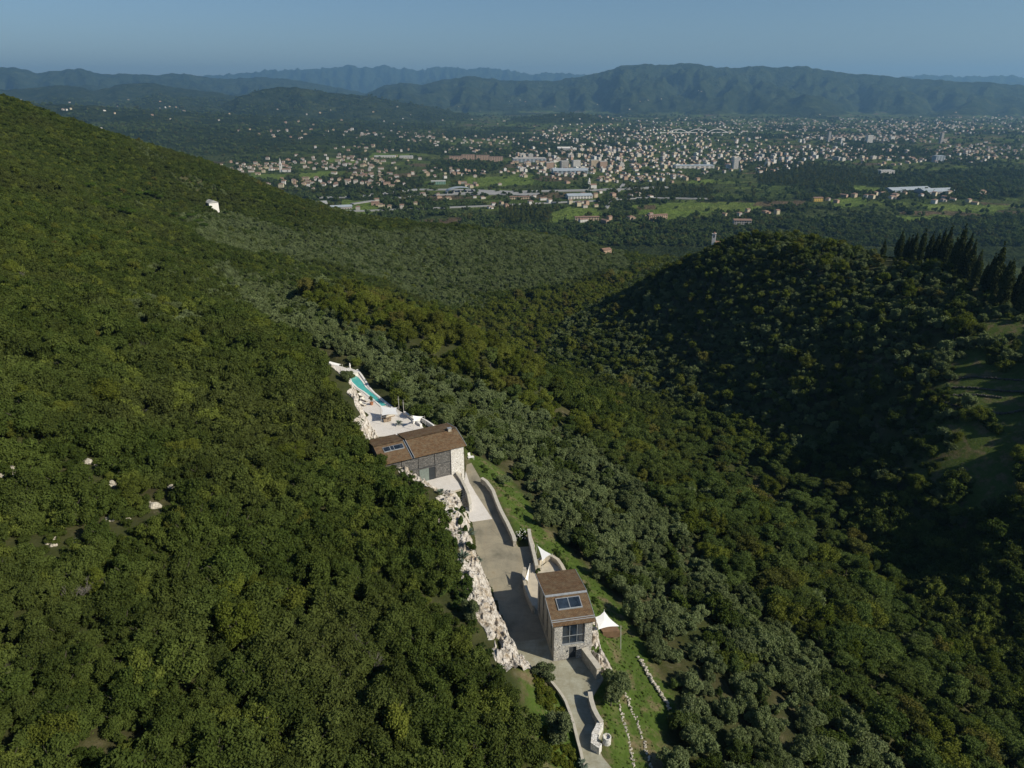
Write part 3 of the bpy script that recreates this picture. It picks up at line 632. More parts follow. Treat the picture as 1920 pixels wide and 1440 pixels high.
for i, (w_, d_, fl, rf, L) in enumerate([(13, 10, 2, 'g', 0), (11, 9, 2, 'h', 0), (17, 10, 2, 'g', 1), (14, 11, 3, 'h', 0), (20, 9, 2, 'g', 0), (10, 9, 3, 'g', 0), (22, 13, 4, 'f', 0), (16, 13, 5, 'f', 0), (12, 10, 2, 'h', 1)]):
    mb = house_mb(w_, d_, fl, rf, L)
    for j in range(6):
        HM.append((rf, mb.mesh('house', [M['plaster'][j], M['flat'] if rf == 'f' else (M['tile'] if (i+j) % 3 else M['tile2']), M['hole']])))
WALLNAME = ['cream', 'ochre', 'salmon', 'white', 'grey', 'yellow']
TOWNS = [(480,318,75,9,46),(590,345,72,8,52),(640,310,105,13,80),(700,330,60,7,34),(735,345,50,6,14),(860,325,85,8,30),(1000,300,60,16,55),(1130,285,90,12,150),(1150,308,150,20,230),(1060,325,110,12,60),(1270,292,130,20,210),(1390,305,110,22,160),(1230,335,70,9,45),(1150,338,40,6,20),
 (1540,285,160,11,150),(1480,300,90,9,60),(1580,258,110,7,130),(1700,300,120,9,60),(1840,285,90,16,120),(1700,262,100,8,60),(990,373,50,3.5,12),(1090,385,26,7,15),(1108,415,40,3.5,9),(1215,411,38,4,13),(1150,368,60,7,7),(1390,402,30,5,5),(1540,375,40,7,6),(1650,370,90,6,10),(1770,370,120,12,14),(1440,402,30,3,3),
 (930,385,80,7,5),(720,385,70,10,6),(820,372,60,8,5),(880,348,60,5,12),(560,262,100,14,22),(760,262,110,14,40),(880,270,110,18,55),(690,285,80,6,16),(1060,262,130,10,50),(1200,252,200,12,120),(1450,235,400,14,330),(1750,240,250,14,210),(1850,225,120,9,70),(1350,272,160,8,60),(1250,262,150,8,60)]
pts = []
for cu, cv, ru, rv, n in TOWNS:
    for _ in range(int(n*(.8 if 262 < cv < 325 and 1040 < cu < 1720 else 1.25))):
        if rng.random() < .35: a = rng.random()*6.28; r = rng.random()**.6; u_ = cu+ru*r*math.cos(a); v_ = cv+rv*r*math.sin(a)
        else: u_ = cu+rng.normal()*ru*.5; v_ = cv+rng.normal()*rv*.5
        if v_ < 218: continue
        x, y = G(u_, v_, PZ)
        pts.append([x, y, u_, v_])
pts = np.array(pts); order = rng.permutation(len(pts)); okp = []; gridh = {}
for i in order:
    x, y, u_, v_ = pts[i]; kx, ky = int(x//24), int(y//24); bad = False
    for a in (-1, 0, 1):
        for b in (-1, 0, 1):
            for q in gridh.get((kx+a, ky+b), ()):
                if (q[0]-x)**2+(q[1]-y)**2 < 22**2: bad = True
    if bad: continue
    if hgt(np.array([x]), np.array([y]))[0] > -161 and y < 1165: continue
    gridh.setdefault((kx, ky), []).append((x, y)); okp.append((x, y, u_, v_))
for (fu, fv) in [(130,192),(125,206),(190,240),(195,207),(285,215),(300,203),(310,202),(320,223),(345,208),(430,213),(640,225),(185,258),(105,222),(195,262),(240,187),(300,190),(520,205),(575,215),(600,212),(620,206),(700,210),(745,200),(770,215),(955,190),(975,188),(985,191),(1040,200),(1200,190),(1215,188),(1240,186),(1310,170),(1315,172),(40,187),(220,199),(215,212),(470,195),(410,225),(560,228),(720,228),(755,222),(830,225),(900,208),(860,200),(1180,205),(1120,196),(330,202),(318,200),(133,204),(118,205)]:
    a, b, c_ = ray(fu, fv); ts = np.linspace(1500, 13000, 1200); xs_, ys_, zs_ = a*ts, b*ts, CZ+c_*ts
    hz_ = far_height(np.arctan2(xs_, ys_), np.hypot(xs_, ys_)); hit = np.nonzero(zs_ < hz_+4)[0]
    if len(hit) and hz_[hit[0]] > -150: okp.append((xs_[hit[0]], ys_[hit[0]], fu, fv))
okp = np.array(okp); hd = np.hypot(okp[:, 0], okp[:, 1]); okp = okp[np.argsort(hd)]
okz = far_height(np.arctan2(okp[:, 0], okp[:, 1]), np.hypot(okp[:, 0], okp[:, 1]))
HOUSEXY = okp[:, :2]
big = MB(); bigmats = M['plaster']+[M['tile'], M['tile2'], M['flat'], M['hole']]
def townkind(u_, v_): return (940 < u_ < 1700 and 262 < v_ < 325)
nh = 0
for i, (x, y, u_, v_) in enumerate(okp):
    tk = townkind(u_, v_); ty = int(rng.integers(0, 6)) if not tk or rng.random() < .82 else int(rng.integers(6, 8)); 
    if not tk and rng.random() < .2: ty = 8
    cl = int(rng.choice(6, p=[.30, .14, .08, .26, .12, .10])); rf, me = HM[ty*6+cl]; s = rng.uniform(.72, 1.0)*(1 if y < 3800 else 1.15)
    rz = rng.choice([0, math.pi/2])+.35+.3*math.sin(x/500)+rng.normal()*.08
    if nh < 290 and y < 3200 and 395 < u_ < 1925:
        o = link('house', me); o.location = (x, y, okz[i]); o.rotation_euler = (0, 0, rz); o.scale = (s, s, s); nh += 1
        where = 'in the town on the plain' if tk else ('among the fields of the plain' if v_ > 360 else 'in the village on the plain')
        rn = {'g': 'gabled tile roof', 'h': 'hipped tile roof', 'f': 'flat roof'}[rf]
        size = 'block' if rf == 'f' else ('long house' if ty == 4 else ('house with a side wing' if ty in (2, 8) else ('tall house' if ty in (3, 5) else 'house')))
        tag(o, '%s %s, %s, %s' % (WALLNAME[cl], size, rn, where), 'house', '%s %ss %s' % (WALLNAME[cl], size, where))
    else:
        c_, s_ = math.cos(rz)*s, math.sin(rz)*s; vs = [(x+c_*v.co.x-s_*v.co.y, y+s_*v.co.x+c_*v.co.y, okz[i]+v.co.z*s) for v in me.vertices]
        rm = 8 if rf == 'f' else (6 if i % 3 else 7); mp = {0: cl, 1: rm, 2: 9}
        b0 = len(big.v); big.v += vs
        for p in me.polygons:
            if p.material_index == 2 and y > 4000: continue
            big.f.append(tuple(b0+k for k in p.vertices)); big.m.append(mp[p.material_index])
tag(big.build('far_town', bigmats), 'pale and red roofed houses of the far towns spread over the plain', 'town', kind='stuff')
print('HOUSES', nh, len(okp)-nh)
# large named buildings of the plain
def at(u, v, z=PZ): x, y = G(u, v, z); return (x, y, z)
def big_block(name, label, cat, u, v, w, d, h, rz, wall, roof, kind='f', cols=8, group=None):
    e = empty(name, at(u, v), rz, label, cat, group)
    mb = MB(); 
    if kind == 'f':
        mb.box(-w/2, w/2, -d/2, d/2, -1, h); mb.build('wall', wall, e)
        MB().box(-w/2-.4, w/2+.4, -d/2-.4, d/2+.4, h+.01, h+1).build('roof', roof, e)
    elif kind == 'g':
        mb.box(-w/2, w/2, -d/2, d/2, -1, h); mb.build('wall', wall, e)
        r = MB(); r.add([(-w/2-1, -d/2-1, h), (w/2+1, -d/2-1, h), (w/2+1, d/2+1, h), (-w/2-1, d/2+1, h), (-w/2-1, 0, h+d*.14), (w/2+1, 0, h+d*.14)], [(3, 2, 1, 0), (0, 1, 5, 4), (2, 3, 4, 5), (1, 2, 5), (3, 0, 4)]); r.build('roof', roof, e)
    wb = MB(); fl = max(1, int(h/3.2))
    for s in (-1, 1):
        for f in range(fl):
            for i in range(cols):
                cx = -w/2+w*(i+.5)/cols; hw = w/cols*.28; z0 = 1+f*(h-1)/fl; wb.quad((cx-hw, s*(d/2+.05), z0), (cx+hw, s*(d/2+.05), z0), (cx+hw, s*(d/2+.05), z0+min(1.8, h/fl*.6)), (cx-hw, s*(d/2+.05), z0+min(1.8, h/fl*.6)))
    wb.build('window', M['hole'], e); return e
W = M['plaster']
big_block('factory', 'white flat roofed factory at the foot of the wooded hill', 'factory', 588, 387, 60, 40, 8, .3, W[3], M['flat'])
big_block('warehouse', 'long grey roofed shed behind the white factory', 'shed', 640, 392, 45, 22, 6, .3, W[4], M['shed'], 'g')
big_block('warehouse', 'green walled shed beside the village gardens', 'shed', 822, 345, 40, 22, 8, .1, simple('green_cladding', (.2, .34, .26), .7), M['flat'])
big_block('warehouse', 'pale blue roofed shed south of the village', 'shed', 1085, 372, 60, 30, 8, .2, W[3], M['shed'], 'g')
big_block('warehouse', 'wide blue grey shed on the town edge', 'shed', 1068, 325, 110, 45, 10, .1, M['shed'], M['shed'], 'g')
big_block('warehouse', 'long pale blue shed in the middle of the town', 'shed', 1300, 315, 130, 40, 9, .05, W[3], M['shed'])
big_block('warehouse', 'dark walled shed at the left end of the town', 'shed', 992, 303, 120, 50, 12, .1, M['shed'], W[4])
big_block('greenhouse', 'low white greenhouse rows in a clearing of the plain', 'greenhouse', 1752, 361, 90, 45, 5, .25, W[4], M['shed'], 'g', 14)
big_block('greenhouse', 'grey nursery shed left of the white greenhouse rows', 'greenhouse', 1700, 358, 120, 40, 5, .25, M['shed'], M['shed'], 'g', 14)
big_block('warehouse', 'white box shed alone beside the poplar wood', 'shed', 1660, 325, 45, 25, 9, .1, W[3], M['flat'])
big_block('warehouse', 'low white hall behind the villages', 'shed', 722, 297, 80, 35, 9, .1, W[3], M['flat'])
big_block('warehouse', 'bright white hall right of the low white hall', 'shed', 762, 298, 50, 35, 10, .1, W[3], M['flat'])
big_block('dome_hall', 'small white roofed hall in the trees left of the town', 'hall', 1057, 282, 55, 40, 10, 0, W[3], W[3], 'g')
for k, (u, v, lab) in enumerate([(855, 302, 'brick red apartment slab, leftmost of the row'), (878, 299, 'brick red apartment slab, second of the row'), (905, 300, 'brick red apartment slab, third of the row'), (930, 303, 'brick red apartment slab at the right end of the row')]):
    big_block('apartment_block', lab+' behind the plain villages', 'apartment block', u, v, 50, 14, 17, .1, W[2], M['tile2'], group='brick red apartment slabs')
for u, v, h, wl, lab in [(1030, 316, 20, 2, 'salmon apartment block left of the white twin blocks'), (1058, 316, 24, 4, 'grey apartment block in front of the town'), (1080, 316, 26, 3, 'white and red apartment block between its neighbours'), (1113, 314, 24, 1, 'ochre apartment block standing tallest in its street'), (1130, 314, 20, 2, 'salmon apartment block beside the ochre block')]:
    big_block('apartment_block', lab, 'apartment block', u, v, 26, 16, h, .3, W[wl], M['flat'], cols=6, group='town apartment blocks')
big_block('tower_block', 'white tower block standing alone in the town centre', 'tower', 1378, 317, 16, 14, 34, .1, W[3], M['flat'], cols=4)
big_block('tower_block', 'slim brown tower rising from the old town', 'tower', 1553, 265, 13, 13, 48, .2, W[4], M['tile2'], cols=3)
big_block('tower_block', 'grey bell tower at the right of the old town', 'tower', 1763, 270, 13, 13, 52, .2, W[4], M['tile2'], cols=3)
big_block('tower_block', 'white slab tower left of the grey bell tower', 'tower', 1629, 268, 30, 15, 36, .2, W[3], M['flat'], cols=5)
big_block('grain_silo', 'pale blue grey storage block beyond the town', 'silo', 1758, 304, 34, 24, 22, .1, M['shed'], M['shed'], cols=3)
big_block('country_villa', 'grey stone villa with many windows among trees', 'villa', 1390, 425, 32, 16, 13, -.1, W[4], M['tile2'], 'g', 7)
big_block('farmhouse', 'yellow farmhouse in the green fields', 'farmhouse', 1532, 377, 22, 12, 8, .1, simple('yellow_plaster', (.62, .42, .10), .9), M['tile'], 'g', 5)
big_block('terraced_row', 'row of orange and cream terraced houses below the fields', 'house row', 1100, 413, 48, 10, 7, .1, W[1], M['tile'], 'g', 9)
big_block('terraced_row', 'row of pink terraced houses beside the green field', 'house row', 1232, 410, 42, 10, 8, .35, W[2], M['tile'], 'g', 9)
big_block('terraced_row', 'row of cream houses with tiled roofs beside the motorway', 'house row', 975, 374, 50, 10, 7, .15, W[1], M['tile'], 'g', 9)
# churches
def church(u, v, label, th, tw, bw, bd, bh, rz, dome=False, white=3, spire=True, z=PZ, name='church'):
    e = empty(name, at(u, v, z), rz, label, 'church')
    mb = MB(); mb.box(-bw/2, bw/2, -bd/2, bd/2, -3, bh); mb.build('nave_wall', W[white], e)
    r = MB(); r.add([(-bw/2-.4, -bd/2-.4, bh), (bw/2+.4, -bd/2-.4, bh), (bw/2+.4, bd/2+.4, bh), (-bw/2-.4, bd/2+.4, bh), (-bw/2-.4, 0, bh+bd*.25), (bw/2+.4, 0, bh+bd*.25)], [(3, 2, 1, 0), (0, 1, 5, 4), (2, 3, 4, 5), (1, 2, 5), (3, 0, 4)]); r.build('roof', M['tile'], e)
    t = MB(); x = -bw/2-tw*.6; t.box(x-tw/2, x+tw/2, -tw/2, tw/2, -3, th); t.box(x-tw*.6, x+tw*.6, -tw*.6, tw*.6, th+.01, th+.8); t.box(x-tw*.35, x+tw*.35, -tw*.35, tw*.35, th+.81, th+tw*.9)
    tt = t.build('bell_tower', W[white], e)
    MB().lathe((x, 0, th+tw*.9), [(tw*.42, 0), (tw*.3, tw*.5), (.05, tw*(1.6 if spire else .8))], 8).build('spire', W[4] if spire else W[white], tt)
    o = MB()
    for s in (-1, 1): o.quad((x-tw*.18, s*(tw/2+.03), th*.78), (x+tw*.18, s*(tw/2+.03), th*.78), (x+tw*.18, s*(tw/2+.03), th*.93), (x-tw*.18, s*(tw/2+.03), th*.93))
    o.build('belfry_opening', M['hole'], tt); return e
church(538, 325, 'white church with tall pointed bell tower in the village', 30, 7, 26, 12, 12, .1)
church(1112, 353, 'white domed church with short tower among plain trees', 17, 6, 16, 12, 9, .2, spire=False)
church(1582, 273, 'small pale church with pointed tower in the old town', 26, 7, 22, 12, 10, .1)
# chapel on the near side of the plain, and houses on the hills
def hill_at(u, v, Y): x, y, z = GY(u, v, Y); zz = float(hgt(np.array([x]), np.array([y]))[0]); return x, y, zz
# arched bridge far off
def arch_bridge():
    e = empty('arched_bridge', at(1308, 250), .1, 'far white bridge carried by shallow arches beyond the town', 'bridge')
    for k in range(3):
        mb = MB(); L = 130; x0 = (k-1)*L*.95-L/2; n = 10
        P_ = [(x0+L*i/n, 0, 4+20*math.sin(math.pi*i/n)) for i in range(n+1)]
        for a, b in zip(P_, P_[1:]): mb.tube(a, b, 2.4, n=5)
        mb.build('arch', W[3], e)
    MB().box(-230, 230, -6, 6, 3, 6.5).build('deck', W[3], e)
arch_bridge()
# roads of the plain
M['asphalt_far'] = simple('pale_road', (.26, .26, .25), .9, .1, .02)
def road_strip(name, px, wd, z=.5):
    P_ = [Vector((*G(u, v, PZ), 0)) for u, v in px]; L = []; Rr = []
    for i, p in enumerate(P_):
        d = (P_[min(i+1, len(P_)-1)]-P_[max(i-1, 0)]).normalized(); n = Vector((-d.y, d.x, 0)); L.append(p+n*wd/2); Rr.append(p-n*wd/2)
    mb = MB()
    for i in range(len(P_)-1):
        q = [Rr[i], Rr[i+1], L[i+1], L[i]]; z0 = PZ+z
        mb.add([(p.x, p.y, PZ-4) for p in q]+[(p.x, p.y, z0) for p in q], [(4, 5, 6, 7), (0, 1, 5, 4), (2, 3, 7, 6)])
    tag(mb.build(name, M['asphalt_far']), kind='structure')
road_strip('motorway', [(600,372),(660,371),(720,364),(780,357),(850,357),(960,361),(1100,358),(1250,352)], 22, 3)
road_strip('motorway_slip_road', [(660,384),(720,375),(790,368),(850,366),(930,366)], 12, 3)
road_strip('main_road', [(640,398),(700,396),(800,392),(900,388),(1000,383),(1110,378),(1200,372),(1330,374)], 12, 2.5)
road_strip('plaza_road', [(850,362),(900,362),(960,364),(1010,366)], 60, 2.8)
road_strip('country_road', [(1135,392),(1155,372),(1160,358),(1170,345)], 9, 2)
e = empty('toll_canopy', at(862, 362), .3, 'dark arched canopy over the toll lanes of the motorway', 'canopy')
mb = MB()
for i in range(12):
    a0, a1 = math.pi*i/12, math.pi*(i+1)/12; mb.quad((34*math.cos(a0), -14, 4+11*math.sin(a0)), (34*math.cos(a1), -14, 4+11*math.sin(a1)), (34*math.cos(a1), 14, 4+11*math.sin(a1)), (34*math.cos(a0), 14, 4+11*math.sin(a0)))
mb.build('canopy', M['shed'], e); mb = MB(); [mb.box(x-1, x+1, -12, 12, 0, 6) for x in (-34, -17, 0, 17, 34)]; mb.build('pillars', W[4], e)
# crowns over the plain and the near foothills
n = 330000
uu = rng.uniform(-150, 2070, n); ang = rng.uniform(.028, .2, n); vv = 720-F*np.tan(PITCH-ang)
q = np.stack([(uu-960)/F, cP+(720-vv)/F*sP, -sP+(720-vv)/F*cP], 1); t = (PZ-CZ)/q[:, 2]; x = q[:, 0]*t; y = q[:, 1]*t
k = (y > 1120) & (np.hypot(x, y) < 8200); x, y, uu, vv = x[k], y[k], uu[k], vv[k]
zf = far_height(np.arctan2(x, y), np.hypot(x, y)); zf = np.where(y < 1170, np.maximum(zf, hgt(x, y)), zf)
wm, fm, bm = plain_masks(x, y, zf); dist = np.hypot(x, y)
dens = np.where(wm > .5, .48, .08*(fm < .5)*(bm < .5)+.015); hedge = (np.abs(fbm(x/160, y/190, 2, 81)-.5) < .018) & (fm < .5); dens = np.where(hedge, .9, dens)
k = rng.random(len(x)) < dens*np.clip(.12+dist/9000, 0, 1)*.55
hk = {}
for hx, hy in HOUSEXY: hk.setdefault((int(hx//20), int(hy//20)), []).append((hx, hy))
x, y, zf, dist, wm, uu, vv = x[k], y[k], zf[k], dist[k], wm[k], uu[k], vv[k]; kk = np.ones(len(x), bool)
for i in range(len(x)):
    a, b = int(x[i]//20), int(y[i]//20)
    for da in (-1, 0, 1):
        for db in (-1, 0, 1):
            for hx, hy in hk.get((a+da, b+db), ()):
                if abs(hx-x[i]) < 13 and hy-17 < y[i] < hy+9: kk[i] = False
x, y, zf, dist, wm, uu, vv = x[kk], y[kk], zf[kk], dist[kk], wm[kk], uu[kk], vv[kk]
s = rng.uniform(.45, 1.05, len(x))*np.clip(.75+dist/6000, .8, 2.2)
pop = (inpoly(uu, vv, WOODS[2]) | inpoly(uu, vv, WOODS[0]) | inpoly(uu, vv, WOODS[1])) & (vv > 300)
scatter('plain_trees', 'farleaf', np.stack([x, y, zf-.5, s], -1)[~pop], 'dark green trees and hedgerows spread over the plain')
scatter('poplar_plantation', 'poplar', np.stack([x, y, zf-.5, np.clip(s, .7, 1.25)], -1)[pop], 'block of pale yellow green poplars on the plain')
print('PLAIN TREES', len(x))
# ------------------------------------------------------------------ estate materials
def stone_mat(name, cols, scale, mortar=(.30,.28,.25), bump=.5, edge=.08):
    m = N(name); tc = m.mapping(m.coord(), (1, 1, 1.5)); 
    dn = m.n('TexNoise'); m.l(tc, dn.inputs['Vector']); dn.inputs['Scale'].default_value = 2.5; v = m.mix(.08, tc, dn.outputs['Color'])
    cell = m.vor(v, scale, 'F1', 'Color'); s = m.n('SeparateColor'); m.l(cell, s.inputs[0]); e = m.vor(v, scale, 'DISTANCE_TO_EDGE')
    c = m.ramp(s.outputs[0], [(i/(len(cols)-1), c) for i, c in enumerate(cols)]); k = m.ramp(e, [(0, 0), (edge, 1)])
    return m.bsdf(m.mix(k, mortar, c), .92, m.bump(k, bump, .06), spec=.15)
M['stone'] = stone_mat('pale_rubble_stone', [(.42,.40,.36), (.55,.53,.49), (.34,.33,.31), (.60,.57,.50), (.46,.43,.37)], 3.2, (.13,.12,.11), .8, .10)
M['whitestone'] = stone_mat('white_rubble_stone', [(.70,.68,.63), (.62,.60,.55), (.76,.74,.70), (.58,.55,.48)], 3.0, (.30,.28,.25), .6)
M['wallstone'] = stone_mat('beige_wall_stone', [(.42,.38,.31), (.50,.46,.38), (.36,.33,.27), (.54,.50,.43)], 2.2, (.25,.23,.19), .5)
M['darkscreen'] = stone_mat('dark_timber_screen', [(.085,.082,.078), (.16,.155,.145), (.11,.105,.10), (.20,.19,.175)], 2.6, (.05,.05,.048), .4, .12)
m = N('shingle_roof'); tc = m.coord('Object'); br = m.n('TexBrick'); m.l(tc, br.inputs[0]); br.inputs['Scale'].default_value = 1.25; br.inputs['Mortar Size'].default_value = .03
br.inputs['Color1'].default_value = (.115, .068, .036, 1); br.inputs['Color2'].default_value = (.205, .125, .064, 1); br.inputs['Mortar'].default_value = (.05, .033, .022, 1)
cc = m.mix(m.ramp(m.noise(tc, 1.1, 6, .7), [(.42, 0), (.68, .65)]), br.outputs['Color'], (.20, .165, .105)); cc = m.mix(m.ramp(m.noise(tc, 9, 3, .7), [(.35, .45), (.6, 0)]), cc, (.09, .055, .035))
M['shingle'] = m.bsdf(cc, .95, m.bump(br.outputs['Fac'], .4, .03), spec=.1)
M['plank'] = simple('bleached_boards', (.34, .31, .25), .85, .25, 2)
M['metal'] = simple('zinc_flashing', (.32, .34, .35), .55, .2, 3, metal=.3)
M['darkmetal'] = simple('dark_frame', (.05, .055, .06), .5, .2, 3)
M['whiteframe'] = simple('pale_frame', (.5, .52, .54), .5, .1, 3)
m = N('window_glass'); M['glass'] = m.bsdf(m.ramp(m.noise(m.coord(), .8, 3), [(.4, (.012, .018, .026)), (.7, (.035, .05, .07))]), .04, spec=.8)
M['sail'] = simple('white_sailcloth', (.80, .80, .78), .7, .05, 1)
M['pole'] = simple('pale_pole', (.5, .48, .44), .5, .1, 2)
m = N('white_limestone_rock'); p = m.pos(); sq = m.mapping(p, (1, 1, .6), (.3, .5, .2))
cr = m.vor(m.mix(.25, sq, m.n('TexNoise').outputs['Color']), .9, 'DISTANCE_TO_EDGE'); nn = m.noise(sq, 1.4, 8, .75, .6)
c = m.ramp(nn, [(.32, (.14, .115, .09)), (.42, (.36, .31, .25)), (.50, (.60, .56, .50)), (.70, (.72, .69, .64))])
c = m.mix(m.ramp(m.noise(p, .35, 4, .7), [(.50, 0), (.66, .7)]), c, (.36, .28, .18))
c = m.mix(m.ramp(m.noise(m.mapping(p, (1, 1, .35)), 2.6, 5, .7), [(.36, .85), (.44, 0)]), c, (.06, .055, .045))
M['rock'] = m.bsdf(c, .95, m.bump(nn, 1.0, .5), spec=.1)
m = N('gravel_drive'); p = m.pos()
c = m.ramp(m.noise(p, .22, 7, .65), [(.28, (.15, .14, .105)), (.45, (.26, .235, .175)), (.60, (.33, .295, .215)), (.74, (.25, .19, .115))])
c = m.mix(m.ramp(m.noise(m.mapping(p, (.9, .12, 1), (0, 0, .25)), .8, 6, .7), [(.52, 0), (.68, .6)]), c, (.28, .235, .165))
c = m.mix(m.ramp(m.noise(p, 4, 5, .8), [(.35, .25), (.6, 0)]), c, (.12, .12, .10))
crk = m.n('TexVoronoi', feature='DISTANCE_TO_EDGE'); m.l(p, crk.inputs[0]); crk.inputs['Scale'].default_value = .32
c = m.mix(m.ramp(crk.outputs['Distance'], [(0, .35), (.012, 0)]), c, (.10, .10, .08))
M['drive'] = m.bsdf(c, .95, m.bump(m.noise(p, 6, 5, .8), .3, .05), spec=.1)
m = N('pale_concrete_drive'); p = m.pos(); sg = m.n('TexBrick'); m.l(m.mapping(p, (1, 1, 1), (0, 0, .18)), sg.inputs[0]); sg.inputs['Scale'].default_value = .13; sg.inputs['Mortar Size'].default_value = .003
sg.inputs['Color1'].default_value = (.34, .34, .27, 1); sg.inputs['Color2'].default_value = (.36, .36, .29, 1); sg.inputs['Mortar'].default_value = (.25, .25, .2, 1)
c = m.mix(m.ramp(m.noise(p, .5, 7, .7), [(.38, 0), (.62, .85)]), sg.outputs['Color'], (.235, .215, .145)); M['concrete'] = m.bsdf(c, .9, spec=.15)
m = N('white_paving'); p = m.pos(); sg = m.n('TexBrick'); m.l(m.mapping(p, (1, 1, 1), (0, 0, .5)), sg.inputs[0]); sg.inputs['Scale'].default_value = .7; sg.inputs['Mortar Size'].default_value = .006; sg.inputs['Mortar'].default_value = (.42, .40, .37, 1)
sg.inputs['Color1'].default_value = (.60, .57, .53, 1); sg.inputs['Color2'].default_value = (.64, .61, .57, 1)
M['paving'] = m.bsdf(m.mix(m.ramp(m.noise(p, .6, 6, .7), [(.5, 0), (.7, .5)]), sg.outputs['Color'], (.52, .47, .40)), .85, spec=.2)
M['beige'] = simple('beige_stone_floor', (.46, .41, .32), .9, .14, .8)
m = N('pool_water'); pn = m.noise(m.pos(), .8, 4, .6); M['water'] = m.bsdf(m.ramp(pn, [(.3, (.06, .36, .32)), (.7, (.10, .46, .40))]), .06, m.bump(m.noise(m.pos(), 3, 3), .15, .05), spec=.5)
M['white'] = simple('white_render', (.72, .70, .66), .85, .06, 1)
M['topiary'] = foliage('clipped_shrub_leaves', (.050, .080, .018), (.060, .090, .024), (.05, .075, .02), fine=4)
M['agave'] = foliage('agave_leaves', (.13, .17, .13), (.15, .19, .14), (.13, .17, .12), trans=.1)
M['bed'] = foliage('yellow_green_shrubs', (.10, .13, .02), (.13, .14, .02), (.11, .13, .03), big=.4, fine=2)
M['flower'] = simple('white_petals', (.75, .75, .68), .7, .05, 3)
M['earth'] = simple('brown_earth', (.17, .105, .06), .95, .25, 1.5)
M['wood'] = simple('weathered_wood', (.26, .20, .14), .8, .2, 3)
M['cushion'] = simple('cream_cushion', (.62, .58, .50), .85, .05, 3)

# ------------------------------------------------------------------ drive, paving, terraces
def sheet(name, poly, z0, z1, mat, kind='structure'):
    mb = MB(); mb.prism(poly, z0, z1); return tag(mb.build(name, mat), kind=kind)
def tri_sheet(name, poly, z, mat, depth=.5):
    from mathutils.geometry import tessellate_polygon
    n = len(poly); V = [Vector((p[0], p[1], 0)) for p in poly]; T = tessellate_polygon([V])
    mb = MB(); mb.add([(p.x, p.y, z) for p in V], [t for t in T]); mb.add([(p.x, p.y, z) for p in V]+[(p.x, p.y, z-depth) for p in V], [(i, (i+1) % n, n+(i+1) % n, n+i) for i in range(n)])
    me = mb.mesh(name, mat); o = link(name, me)
    import bmesh; b = bmesh.new(); b.from_mesh(me); bmesh.ops.remove_doubles(b, verts=b.verts, dist=1e-5); bmesh.ops.recalc_face_normals(b, faces=b.faces); b.to_mesh(me); b.free()
    return tag(o, kind='structure')
tri_sheet('driveway', ROAD, 0.0, M['drive'])
tri_sheet('driveway_concrete', PX([(1112,1640),(1092,1440),(1087,1415),(1073,1360),(1059,1320),(1045,1298),(1023,1276),(987,1251),(972,1225),(962,1205),(1025,1196),(1040,1240),(1098,1233),(1130,1273),(1108,1311),(1115,1340),(1131,1368),(1127,1385),(1121,1402),(1129,1419),(1146,1440),(1178,1640)], .0), .006, M['concrete'])
tri_sheet('white_forecourt', PX([(872,880),(880,905),(892,925),(923,973),(882,979),(870,955),(872,945),(876,940),(870,920)]), .05, M['paving'])
tri_sheet('courtyard_floor', PX([(992,1066),(1003,1050),(1016,1062),(1030,1050),(1050,1066),(1060,1082),(1075,1110),(1035,1160),(1012,1150),(999,1134),(988,1100)]), .04, M['beige'])
tri_sheet('pool_deck', DECK, 3.0, M['paving'], 1.2)
tri_sheet('house_terrace', [(p[0], p[1]) for p in TERRB], 2.44, M['beige'], 2.4)
tri_sheet('terrace_paving', TERR, 2.5, M['paving'], .5)
# steps from the terrace down to the forecourt
e = empty('stone_steps', (*G(852, 930, 1.0), 0), 0, 'pale stone steps going down from the white terrace', 'steps')
a0 = Vector((*G(832, 926, 2.5), 0)); a1 = Vector((*G(867, 915, 2.5), 0)); dx_ = (a1-a0).normalized(); dn_ = Vector((dx_.y, -dx_.x, 0)); wv = (a1-a0).length; loc = e.location.copy()
for k in range(8):
    mb = MB(); q0 = a0+dn_*(.42*k)-loc; q1 = a0+dn_*(.42*(k+1))-loc
    mb.prism([(q0.x, q0.y), (q0.x+dx_.x*wv, q0.y+dx_.y*wv), (q1.x+dx_.x*wv, q1.y+dx_.y*wv), (q1.x, q1.y)], 0, 2.5-.29*k-.02); mb.build('step', M['beige'], e)
